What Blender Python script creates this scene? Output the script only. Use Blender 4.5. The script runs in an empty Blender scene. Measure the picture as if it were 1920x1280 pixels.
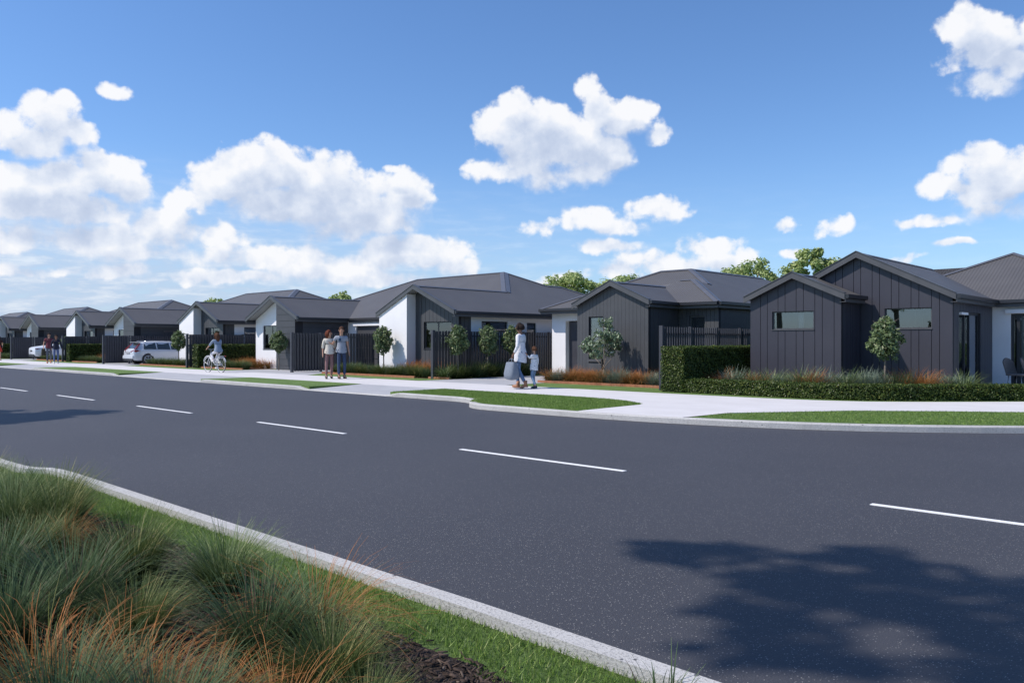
import bpy, bmesh, math, random
from mathutils import Vector, Matrix
R = math.radians
sc = bpy.context.scene
COL = sc.collection

# ------------------------------------------------------------------ camera, sky, sun
cam = bpy.data.cameras.new("camera"); camo = bpy.data.objects.new("camera", cam); COL.objects.link(camo)
camo.location = (0, 0, 1.3)
fw = Vector((-.6835, .73, 0)).normalized(); rt = Vector((.73, .6835, 0)).normalized()
camo.rotation_euler = Matrix((rt, Vector((0, 0, 1)), -fw)).transposed().to_euler()
cam.sensor_width = 36; cam.lens = 36 * 1493 / 1920
cam.shift_y = 1.5 / 1920
cam.clip_start = .05; cam.clip_end = 3000
sc.camera = camo
sc.view_settings.view_transform = 'Standard'
sc.view_settings.look = 'None'
sc.view_settings.exposure = 0.0
sc.view_settings.gamma = 1
sc.cycles.max_bounces = 6
sc.cycles.transparent_max_bounces = 12
sc.cycles.use_denoising = True

SUN_TRAVEL = Vector((.50, .66, -1.0)).normalized()
sl = bpy.data.lights.new("sun", 'SUN'); so = bpy.data.objects.new("sun", sl); COL.objects.link(so)
sl.energy = 4.75; sl.angle = R(.8); sl.color = (1, .925, .85)
so.rotation_euler = SUN_TRAVEL.to_track_quat('-Z', 'Y').to_euler()
SUN_EL = math.asin(-SUN_TRAVEL.z)
SUN_ROT = math.atan2(-SUN_TRAVEL.x, -SUN_TRAVEL.y)

class NT:
    """small helper to write node trees"""
    def __init__(s, tree): s.t = tree; s.n = tree.nodes; s.l = tree.links
    def node(s, typ, **kw):
        n = s.n.new(typ)
        for k, v in kw.items(): setattr(n, k, v)
        return n
    def put(s, sock, v):
        if isinstance(v, bpy.types.NodeSocket): s.l.new(v, sock)
        elif v is not None: sock.default_value = v
    def math(s, op, a, b=None, c=None, clamp=False):
        n = s.node('ShaderNodeMath', operation=op); n.use_clamp = clamp
        s.put(n.inputs[0], a)
        if b is not None: s.put(n.inputs[1], b)
        if c is not None: s.put(n.inputs[2], c)
        return n.outputs[0]
    def vec(s, op, a, b=None, c=None):
        n = s.node('ShaderNodeVectorMath', operation=op)
        s.put(n.inputs[0], a)
        if b is not None: s.put(n.inputs[1], b)
        if c is not None: s.put(n.inputs[2], c)
        return n.outputs['Value'] if op in ('DOT_PRODUCT', 'LENGTH') else n.outputs[0]
    def mix(s, f, a, b, blend='MIX'):
        n = s.node('ShaderNodeMix', data_type='RGBA', blend_type=blend); n.clamp_factor = True
        s.put(n.inputs[0], f); s.put(n.inputs[6], a); s.put(n.inputs[7], b)
        return n.outputs[2]
    def ramp(s, f, stops):
        n = s.node('ShaderNodeValToRGB'); s.put(n.inputs[0], f)
        cr = n.color_ramp
        while len(cr.elements) < len(stops): cr.elements.new(.5)
        for e, (p, c) in zip(cr.elements, stops):
            e.position = p; e.color = (c, c, c, 1) if isinstance(c, (int, float)) else (*c, 1)
        return n.outputs[0]
    def noise(s, v, scale, detail=4, rough=.5, dist=0, out='Fac'):
        n = s.node('ShaderNodeTexNoise'); s.put(n.inputs['Vector'], v)
        n.inputs['Scale'].default_value = scale; n.inputs['Detail'].default_value = detail
        n.inputs['Roughness'].default_value = rough; n.inputs['Distortion'].default_value = dist
        return n.outputs[out]
    def smooth(s, v, a, b):
        n = s.node('ShaderNodeMapRange', interpolation_type='SMOOTHSTEP')
        s.put(n.inputs[0], v); n.inputs[1].default_value = a; n.inputs[2].default_value = b
        return n.outputs[0]

# cloud lobes on the sky: azimuth, elevation, angular half width, angular half height (radians)
CLOUDS = [(2.8484, 0.2385, 0.0344, 0.0229), (2.8658, 0.2143, 0.036, 0.0207), (2.8204, 0.2265, 0.0184, 0.0134), (2.8876, 0.2234, 0.0189, 0.0161), (2.8419, 0.2536, 0.012, 0.012), (2.8804, 0.167, 0.0284, 0.0248),
 (2.8358, 0.1714, 0.0446, 0.0282), (2.7888, 0.1843, 0.0393, 0.0242), (2.8658, 0.1517, 0.0489, 0.0285), (2.8204, 0.147, 0.0566, 0.0234), (2.7672, 0.1733, 0.0238, 0.0199), (2.81, 0.1995, 0.0258, 0.0136),
 (2.7862, 0.2771, 0.016, 0.0072), (2.6222, 0.203, 0.06, 0.0305), (2.6644, 0.185, 0.0496, 0.0279), (2.5599, 0.197, 0.0531, 0.0299), (2.5152, 0.1766, 0.0479, 0.0266), (2.5851, 0.1644, 0.0936, 0.0285),
 (2.7054, 0.1623, 0.0269, 0.0151), (2.4565, 0.1847, 0.0406, 0.0255), (2.4683, 0.2112, 0.0118, 0.0057), (2.4957, 0.1548, 0.0594, 0.0262), (2.5344, 0.1376, 0.0519, 0.0189), (2.6099, 0.2221, 0.0366, 0.0183),
 (2.7283, 0.1283, 0.0484, 0.0192), (2.6822, 0.1214, 0.0392, 0.0155), (2.8658, 0.1094, 0.0537, 0.0166), (2.8204, 0.1094, 0.0415, 0.0145), (2.7672, 0.101, 0.0546, 0.0109), (2.7283, 0.1416, 0.0286, 0.0109),
 (2.7781, 0.0819, 0.0328, 0.0088), (2.5851, 0.1009, 0.0568, 0.0181), (2.5472, 0.0889, 0.077, 0.0176), (2.4696, 0.1132, 0.0441, 0.0237), (2.4301, 0.1104, 0.0446, 0.0208), (2.3969, 0.0962, 0.0328, 0.0135),
 (2.5662, 0.111, 0.0257, 0.0145), (2.4957, 0.0787, 0.0788, 0.0104), (2.3233, 0.2801, 0.0335, 0.0258), (2.2831, 0.2656, 0.0442, 0.0284), (2.2258, 0.3057, 0.0159, 0.0157), (2.2132, 0.2828, 0.0226, 0.0207),
 (2.1869, 0.2715, 0.0357, 0.0257), (2.3434, 0.2564, 0.0308, 0.0224), (2.2564, 0.2402, 0.0635, 0.0325), (2.2965, 0.2216, 0.0455, 0.0203), (2.2099, 0.2298, 0.0412, 0.0276), (2.3367, 0.2108, 0.034, 0.016),
 (2.2765, 0.1958, 0.0321, 0.0116), (2.2298, 0.2112, 0.04, 0.0216), (2.136, 0.2521, 0.0156, 0.0135), (2.2932, 0.1439, 0.0247, 0.0104), (2.2265, 0.1499, 0.0306, 0.0156), (2.1967, 0.1429, 0.0331, 0.011),
 (2.1431, 0.161, 0.0339, 0.0141), (2.2033, 0.1168, 0.0371, 0.0085), (2.0867, 0.1144, 0.0409, 0.0141), (2.1315, 0.098, 0.0587, 0.0156), (2.1836, 0.0883, 0.0462, 0.0105), (2.0709, 0.0967, 0.0573, 0.0128),
 (1.9911, 0.1362, 0.0132, 0.0075), (1.94, 0.1337, 0.0157, 0.011), (1.9822, 0.1035, 0.0143, 0.0056), (1.8632, 0.0948, 0.0184, 0.0059), (1.8058, 0.329, 0.0288, 0.0228), (1.7784, 0.306, 0.034, 0.0279),
 (1.759, 0.287, 0.0243, 0.0186), (1.8108, 0.3035, 0.0237, 0.018), (1.7808, 0.2684, 0.0229, 0.0096), (1.7519, 0.3115, 0.0241, 0.0203), (1.7957, 0.1895, 0.0326, 0.0233), (1.7686, 0.17, 0.0371, 0.0253),
 (1.8211, 0.1683, 0.0282, 0.0148), (1.7784, 0.1431, 0.033, 0.0123), (1.8445, 0.1333, 0.0322, 0.0064), (1.7542, 0.1903, 0.0212, 0.0152), (2.2698, 0.0784, 0.0302, 0.0091), (1.8159, 0.1087, 0.0197, 0.0046),
 (2.8509, 0.076, 0.0594, 0.0066), (2.6704, 0.0764, 0.0824, 0.0085), (1.9071, 0.0913, 0.0169, 0.0049), (2.82, 0.115, 0.13, 0.018), (2.6, 0.1, 0.12, 0.015), (2.3099, 0.2312, 0.0335, 0.0252),
 (2.2698, 0.2054, 0.0401, 0.0166), (1.7907, 0.2763, 0.0304, 0.0149), (1.7957, 0.1615, 0.0305, 0.018)]
world = bpy.data.worlds.new("World"); sc.world = world; world.use_nodes = True
w = NT(world.node_tree); w.n.clear()
# density of the cumulus as a node group of the view direction's azimuth / elevation
grp = bpy.data.node_groups.new("cloud_density", 'ShaderNodeTree')
grp.interface.new_socket("P", in_out='INPUT', socket_type='NodeSocketVector')
grp.interface.new_socket("D", in_out='OUTPUT', socket_type='NodeSocketFloat')
grp.interface.new_socket("B", in_out='OUTPUT', socket_type='NodeSocketFloat')
g = NT(grp); gi = g.node('NodeGroupInput'); go = g.node('NodeGroupOutput')
P = gi.outputs[0]
wob = g.vec('MULTIPLY_ADD', g.noise(P, 22, 3, .6, out='Color'), (.034, .024, 0), (-.017, -.012, 0))
PW = g.vec('ADD', P, wob)
q = None
for (az, el, ra, re) in CLOUDS:
    d = g.vec('MULTIPLY_ADD', PW, (1 / ra, 1 / re, 0), (-az / ra, -el / re, 0))
    k_ = max(.40, min(1.5, re / .032))
    d = g.math('MULTIPLY_ADD', g.vec('DOT_PRODUCT', d, d), k_, -k_)
    q = d if q is None else g.math('SMOOTH_MIN', q, d, .30)
base = g.math('MULTIPLY', q, -1.0)
vo = g.node('ShaderNodeTexVoronoi', feature='SMOOTH_F1', voronoi_dimensions='2D')
vo.inputs['Scale'].default_value = 26; vo.inputs['Detail'].default_value = 2.0; vo.inputs['Roughness'].default_value = .5
vo.inputs['Smoothness'].default_value = .6
g.l.new(g.vec('ADD', P, g.vec('MULTIPLY_ADD', g.noise(P, 70, 3, .6, out='Color'), (.012, .012, 0), (-.006, -.006, 0))), vo.inputs['Vector'])
n1 = g.noise(P, 30, 8, .64)
puff = g.math('MULTIPLY_ADD', vo.outputs['Distance'], -.85, .42)
puff = g.math('MULTIPLY_ADD', n1, 1.7, g.math('SUBTRACT', puff, .40))
D = g.math('ADD', base, puff)
g.l.new(D, go.inputs[0]); g.l.new(base, go.inputs[1])

tc = w.node('ShaderNodeTexCoord'); dirv = w.vec('NORMALIZE', tc.outputs['Generated'])
sx = w.node('ShaderNodeSeparateXYZ'); w.l.new(dirv, sx.inputs[0])
az = w.math('ARCTAN2', sx.outputs[1], sx.outputs[0]); el = w.math('ARCSINE', sx.outputs[2])
cb = w.node('ShaderNodeCombineXYZ'); w.l.new(az, cb.inputs[0]); w.l.new(el, cb.inputs[1])
pos = cb.outputs[0]
def dens(p):
    n = w.node('ShaderNodeGroup'); n.node_tree = grp; w.l.new(p, n.inputs[0]); return n.outputs[0], n.outputs[1]
D0, B0 = dens(pos)
D1, B1 = dens(w.vec('ADD', pos, (.010, .026, 0)))
shade = w.smooth(B1, -.35, .95)
fine = w.math('SUBTRACT', w.math('SUBTRACT', D0, B0), w.math('SUBTRACT', D1, B1))
lit = w.math('ADD', w.math('MULTIPLY', fine, .34), w.math('MULTIPLY_ADD', shade, -.52, .94))
lit = w.math('MAXIMUM', w.math('MINIMUM', lit, 1.0), 0.0)
under = w.smooth(w.math('SUBTRACT', B1, B0), -.1, .9)
aw = w.math('MULTIPLY_ADD', under, .95, .55)
alpha = w.smooth(w.math('DIVIDE', D0, aw), -.05, 1.0)
ccol = w.ramp(lit, [(0, (.44, .53, .72)), (.42, (.60, .68, .84)), (.72, (.80, .85, .95)), (.95, (.97, .975, 1.0))])
skyt = w.node('ShaderNodeTexSky', sky_type='NISHITA')
skyt.sun_disc = False; skyt.sun_elevation = SUN_EL; skyt.sun_rotation = SUN_ROT
skyt.air_density = 1.0; skyt.dust_density = .4; skyt.ozone_density = 1.6; skyt.altitude = 50
SKY = .11
skyc = w.vec('SCALE', skyt.outputs[0]); skyc.node.inputs['Scale'].default_value = SKY
skyc = w.mix(1.0, skyc, (.85, 1.14, 1.50, 1), 'MULTIPLY')
side = w.smooth(az, 2.0, 2.85)
ev_ = w.math('MAXIMUM', el, 0.0)
hz = w.math('POWER', w.math('SUBTRACT', 1.0, ev_, clamp=True), 10)
veil = w.noise(w.vec('MULTIPLY', pos, (7, 30, 0)), 3.2, 5, .55)
low = w.math('SUBTRACT', 1.0, w.smooth(el, .05, .23))
hv = w.math('MULTIPLY', w.math('MULTIPLY', low, w.math('MULTIPLY_ADD', side, .85, .15)), w.math('MULTIPLY_ADD', w.smooth(veil, .2, .6), .45, .55))
skyh = w.mix(w.math('MULTIPLY', hz, .30), skyc, (.60, .72, .90, 1))
skyh = w.mix(w.math('MULTIPLY', hv, .9), skyh, w.mix(w.smooth(veil, .45, .75), (.53, .64, .83, 1), (.82, .87, .95, 1)))
allc = w.mix(w.math('MULTIPLY', alpha, .97), skyh, ccol)
bg = w.node('ShaderNodeBackground'); w.l.new(allc, bg.inputs[0]); bg.inputs[1].default_value = 1.0
wo = w.node('ShaderNodeOutputWorld'); w.l.new(bg.outputs[0], wo.inputs[0])
world.cycles.sampling_method = 'MANUAL'; world.cycles.sample_map_resolution = 512

# ------------------------------------------------------------------ materials
MATS = {}
def mat(name, col=(.5, .5, .5), rough=.6, spec=.5, metal=0, build=None):
    if name in MATS: return MATS[name]
    m = bpy.data.materials.new(name); m.use_nodes = True
    t = NT(m.node_tree); b = t.n['Principled BSDF']
    b.inputs['Base Color'].default_value = (*col, 1); b.inputs['Roughness'].default_value = rough
    b.inputs['Specular IOR Level'].default_value = spec; b.inputs['Metallic'].default_value = metal
    if build: build(t, b)
    MATS[name] = m
    return m
def pos_of(t): return t.node('ShaderNodeNewGeometry').outputs['Position']
def bump(t, b, h, strength=.3, dist=.01):
    n = t.node('ShaderNodeBump'); n.inputs['Strength'].default_value = strength; n.inputs['Distance'].default_value = dist
    t.l.new(h, n.inputs['Height']); t.l.new(n.outputs[0], b.inputs['Normal'])
def vary(c0, c1, scale=3, bscale=0, bs=.2, bd=.01, detail=4):
    def f(t, b):
        p = pos_of(t); n = t.noise(p, scale, detail, .6)
        t.l.new(t.mix(t.smooth(n, .3, .7), (*c0, 1), (*c1, 1)), b.inputs['Base Color'])
        if bscale: bump(t, b, t.noise(p, bscale, 3, .6), bs, bd)
    return f
def _asphalt(t, b):
    p = pos_of(t)
    c = t.mix(t.smooth(t.noise(p, .35, 3, .6), .3, .7), (.056, .055, .061, 1), (.066, .065, .072, 1))
    c = t.mix(t.smooth(t.noise(p, 160, 2, .7), .35, .7), c, (.040, .042, .050, 1))
    v = t.node('ShaderNodeTexVoronoi'); t.l.new(p, v.inputs['Vector']); v.inputs['Scale'].default_value = 105
    sep = t.node('ShaderNodeSeparateColor'); t.l.new(v.outputs['Color'], sep.inputs[0])
    m = t.math('MULTIPLY', t.math('LESS_THAN', v.outputs['Distance'], .32), t.math('GREATER_THAN', sep.outputs[0], .86))
    c = t.mix(m, c, t.mix(sep.outputs[1], (.20, .19, .17, 1), (.36, .35, .33, 1)))
    t.l.new(c, b.inputs['Base Color'])
    h = t.math('ADD', t.noise(p, 120, 3, .7), t.math('MULTIPLY', v.outputs['Distance'], -.6))
    bump(t, b, h, .55, .006)
def _concrete(c0, c1, speck=.0, sc_=90, bs=.4, bd=.004, slab=0):
    def f(t, b):
        p = pos_of(t)
        c = t.mix(t.smooth(t.noise(p, 1.2, 5, .65), .3, .7), (*c0, 1), (*c1, 1))
        if speck:
            n = t.smooth(t.noise(p, sc_, 3, .7), .52, .62)
            c = t.mix(t.math('MULTIPLY', n, speck), c, (.16, .155, .15, 1))
            v = t.node('ShaderNodeTexVoronoi'); t.l.new(p, v.inputs['Vector']); v.inputs['Scale'].default_value = 7
            c = t.mix(t.math('LESS_THAN', v.outputs['Distance'], .085), c, (.11, .11, .12, 1))
        if slab:
            sp = t.node('ShaderNodeSeparateXYZ'); t.l.new(p, sp.inputs[0])
            fr = t.math('FRACT', t.math('DIVIDE', sp.outputs[0], slab))
            c = t.mix(t.math('LESS_THAN', fr, .006), c, (.22, .22, .22, 1))
        t.l.new(c, b.inputs['Base Color'])
        bump(t, b, t.noise(p, sc_, 4, .7), bs, bd)
    return f
def _grass(c0, c1, c2):
    def f(t, b):
        p = pos_of(t)
        c = t.mix(t.smooth(t.noise(p, 45, 4, .7), .35, .65), (*c0, 1), (*c1, 1))
        c = t.mix(t.math('MULTIPLY', t.smooth(t.noise(p, .6, 4, .6), .35, .7), .6), c, (*c2, 1))
        t.l.new(c, b.inputs['Base Color'])
        bump(t, b, t.noise(p, 90, 4, .8), 1.0, .03)
    return f
def _roof(t, b):
    p = pos_of(t); ge = t.node('ShaderNodeNewGeometry')
    sp = t.node('ShaderNodeSeparateXYZ'); t.l.new(p, sp.inputs[0])
    sn = t.node('ShaderNodeSeparateXYZ'); t.l.new(ge.outputs['True Normal'], sn.inputs[0])
    isx = t.math('GREATER_THAN', t.math('ABSOLUTE', sn.outputs[0]), t.math('ABSOLUTE', sn.outputs[1]))
    mx = t.node('ShaderNodeMix', data_type='FLOAT'); t.l.new(isx, mx.inputs[0]); t.l.new(sp.outputs[0], mx.inputs[2]); t.l.new(sp.outputs[1], mx.inputs[3])
    wv = t.math('SINE', t.math('MULTIPLY', mx.outputs[0], 2 * math.pi / .10))
    n = t.noise(p, .9, 4, .6)
    c = t.mix(t.smooth(n, .3, .7), (.092, .086, .082, 1), (.103, .097, .092, 1))
    t.l.new(c, b.inputs['Base Color'])
    bump(t, b, wv, .8, .006)
def _leaf(c0, c1, c2, trans=.25, rough=.5):
    def f(t, b):
        ge = t.node('ShaderNodeNewGeometry'); r = ge.outputs['Random Per Island']
        c = t.mix(t.smooth(r, .0, .75), (*c0, 1), (*c1, 1))
        c = t.mix(t.smooth(r, .86, 1.0), c, (*c2, 1))
        c = t.mix(t.math('MULTIPLY', t.smooth(t.noise(ge.outputs['Position'], 3.5, 3, .6), .4, .7), .35), c, (*c0, 1))
        t.l.new(c, b.inputs['Base Color']); b.inputs['Roughness'].default_value = rough
        b.inputs['Specular IOR Level'].default_value = .3
        tr = t.node('ShaderNodeBsdfTranslucent'); t.l.new(c, tr.inputs[0])
        ms = t.node('ShaderNodeMixShader'); ms.inputs[0].default_value = trans
        t.l.new(b.outputs[0], ms.inputs[1]); t.l.new(tr.outputs[0], ms.inputs[2])
        t.l.new(ms.outputs[0], t.n['Material Output'].inputs[0])
    return f
def _glass(tint, refl=.10, trn=.75):
    def f(t, b):
        tr = t.node('ShaderNodeBsdfTransparent'); tr.inputs[0].default_value = (*tint, 1)
        gl = t.node('ShaderNodeBsdfGlossy'); gl.inputs['Roughness'].default_value = .01; gl.inputs[0].default_value = (.9, .93, 1, 1)
        fr = t.node('ShaderNodeFresnel'); fr.inputs[0].default_value = 1.5
        f_ = t.math('ADD', t.math('MULTIPLY', fr.outputs[0], 1.15), refl, clamp=True)
        ms = t.node('ShaderNodeMixShader'); t.l.new(f_, ms.inputs[0])
        t.l.new(tr.outputs[0], ms.inputs[1]); t.l.new(gl.outputs[0], ms.inputs[2])
        t.l.new(ms.outputs[0], t.n['Material Output'].inputs[0])
    return f
def _bark(t, b):
    p = pos_of(t); v = t.node('ShaderNodeTexVoronoi'); v.inputs['Scale'].default_value = 34
    mp = t.vec('MULTIPLY', p, (1, 2.2, 1)); t.l.new(t.vec('ADD', mp, t.noise(p, 9, 2, .5, out='Color')), v.inputs['Vector'])
    sep = t.node('ShaderNodeSeparateColor'); t.l.new(v.outputs['Color'], sep.inputs[0])
    t.l.new(t.mix(sep.outputs[0], (.045, .032, .027, 1), (.12, .09, .075, 1)), b.inputs['Base Color'])
    bump(t, b, v.outputs['Distance'], 1.0, .03)

asphalt = mat('asphalt', rough=.62, spec=.35, build=_asphalt)
paint = mat('road_paint', (.80, .80, .79), .6, build=vary((.74, .74, .73), (.84, .84, .83), 30, 80, .3, .003))
kerbm = mat('kerb_concrete', rough=.8, build=_concrete((.44, .43, .41), (.52, .51, .49), .55, 70, .8, .006))
pathm = mat('path_concrete', rough=.75, build=_concrete((.575, .555, .545), (.63, .61, .60), .0, 60, .25, .003))
drivem = mat('driveway_concrete', rough=.75, build=_concrete((.36, .36, .37), (.41, .41, .42), .12, 120, .25, .003))
grassm = mat('lawn', rough=.8, spec=.2, build=_grass((.09, .150, .04), (.175, .275, .075), (.19, .28, .085)))
soilm = mat('bark_mulch', rough=.9, spec=.2, build=_bark)
mulch2 = mat('bed_mulch', rough=.9, spec=.2, build=vary((.05, .026, .018), (.13, .062, .038), 20, 60, .8, .02))
edgem = mat('edging_timber', rough=.7, build=vary((.30, .115, .055), (.42, .17, .085), 8, 40, .3, .004))
white = mat('white_render', rough=.8, build=vary((.78, .77, .78), (.82, .81, .815), 1.3, 140, .25, .002))
dark = mat('dark_weatherboard', rough=.5, spec=.4, build=vary((0.057, 0.059, 0.065), (0.066, 0.066, 0.073), 2, 50, .06, .002))
darkv = mat('dark_board', rough=.5, spec=.4, build=vary((0.062, 0.065, 0.071), (0.072, 0.074, 0.080), 2, 50, .06, .002))
plum = mat('charcoal_panel', rough=.42, spec=.45, build=vary((0.043, 0.043, 0.057), (0.049, 0.049, 0.063), 1.2, 30, .05, .002))
joint = mat('joint_shadow_gap', (.02, .02, .024), .8)
fencem = mat('fence_metal', rough=.45, spec=.5, build=vary((.040, .041, .052), (.050, .051, .063), 2, 60, .05, .002))
roofm = mat('roof_metal', rough=.5, spec=.45, build=_roof)
capm = mat('flashing_metal', rough=.38, spec=.6, build=vary((.090, .090, .098), (.110, .110, .118), 3))
fascia = mat('fascia_metal', rough=.42, spec=.5, build=vary((.070, .071, .077), (.085, .086, .092), 3))
gutterm = mat('gutter_metal', (.022, .023, .028), .35, .6)
soffit = mat('soffit_lining', rough=.7, build=vary((.34, .35, .37), (.40, .41, .43), 2))
soffitd = mat('dark_soffit_lining', (.10, .10, .105), .7)
frame = mat('window_frame', (.022, .024, .030), .4, .5)
alum = mat('pale_aluminium', (.62, .63, .66), .4, .6)
glass = mat('window_glass', build=_glass((.62, .66, .68), .08))
cglass = mat('car_glass', build=_glass((.12, .14, .16), .10))
curtain = mat('curtain_fabric', rough=.9, build=vary((.66, .66, .68), (.78, .78, .80), 5))
blindm = mat('roller_blind', (.20, .18, .165), .8)
roomm = mat('room_backing', (.10, .095, .09), .9)
bark = mat('tree_bark', rough=.85, build=vary((.14, .11, .085), (.26, .22, .18), 25, 60, .8, .01))
leaf_a = mat('leaf_green', build=_leaf((0.074, 0.118, 0.051), (0.208, 0.275, 0.114), (0.416, 0.418, 0.257)))
leaf_b = mat('leaf_silver', build=_leaf((0.092, 0.142, 0.076), (0.274, 0.347, 0.209), (0.700, 0.700, 0.680), .2, .4))
leaf_h = mat('leaf_hedge', build=_leaf((0.029, 0.053, 0.011), (0.082, 0.120, 0.022), (0.206, 0.215, 0.047), .2, .45))
leaf_t = mat('leaf_tree', build=_leaf((0.185, 0.265, 0.092), (0.475, 0.546, 0.211), (0.700, 0.700, 0.380), .35))
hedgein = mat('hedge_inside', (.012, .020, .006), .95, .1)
def _tuft(root0, root1, tip0, tip1, odd, trans=.25):
    """blades: own colour at the root and another at the tip, varied blade by blade"""
    def f(t, b):
        ge = t.node('ShaderNodeNewGeometry'); r = ge.outputs['Random Per Island']
        at = t.node('ShaderNodeAttribute', attribute_name='tip')
        c0 = t.mix(r, (*root0, 1), (*root1, 1)); c1 = t.mix(t.math('FRACT', t.math('MULTIPLY', r, 7.3)), (*tip0, 1), (*tip1, 1))
        c = t.mix(t.smooth(at.outputs['Fac'], .15, .85), c0, c1)
        c = t.mix(t.math('GREATER_THAN', r, .93), c, (*odd, 1))
        t.l.new(c, b.inputs['Base Color']); b.inputs['Roughness'].default_value = .5; b.inputs['Specular IOR Level'].default_value = .12
        tr = t.node('ShaderNodeBsdfTranslucent'); t.l.new(c, tr.inputs[0])
        ms = t.node('ShaderNodeMixShader'); ms.inputs[0].default_value = trans
        t.l.new(b.outputs[0], ms.inputs[1]); t.l.new(tr.outputs[0], ms.inputs[2])
        t.l.new(ms.outputs[0], t.n['Material Output'].inputs[0])
    return f
tus_g = mat('tussock_dark_green', build=_tuft((0.025, 0.043, 0.008), (0.057, 0.090, 0.019), (0.076, 0.115, 0.034), (0.164, 0.204, 0.073), (0.481, 0.421, 0.188)))
tus_p = mat('tussock_pale_green', build=_tuft((0.030, 0.054, 0.014), (0.060, 0.096, 0.025), (0.100, 0.156, 0.055), (0.260, 0.324, 0.145), (0.480, 0.504, 0.255)))
tus_r = mat('tussock_rust', build=_tuft((0.075, 0.077, 0.020), (0.163, 0.124, 0.034), (0.376, 0.149, 0.051), (0.576, 0.260, 0.096), (0.200, 0.212, 0.056), .3))
tus_t = mat('tussock_blue_green', build=_tuft((0.030, 0.051, 0.020), (0.061, 0.095, 0.039), (0.075, 0.121, 0.055), (0.130, 0.189, 0.086), (0.164, 0.115, 0.082)))
tus_b = mat('tussock_silver_blue', build=_tuft((.06, .085, .055), (.12, .15, .11), (.17, .23, .17), (.27, .33, .26), (.38, .38, .28), .2))
blade = mat('lawn_blade', build=_leaf((0.086, 0.156, 0.030), (0.245, 0.375, 0.076), (0.415, 0.442, 0.153), .3, .45))

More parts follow.
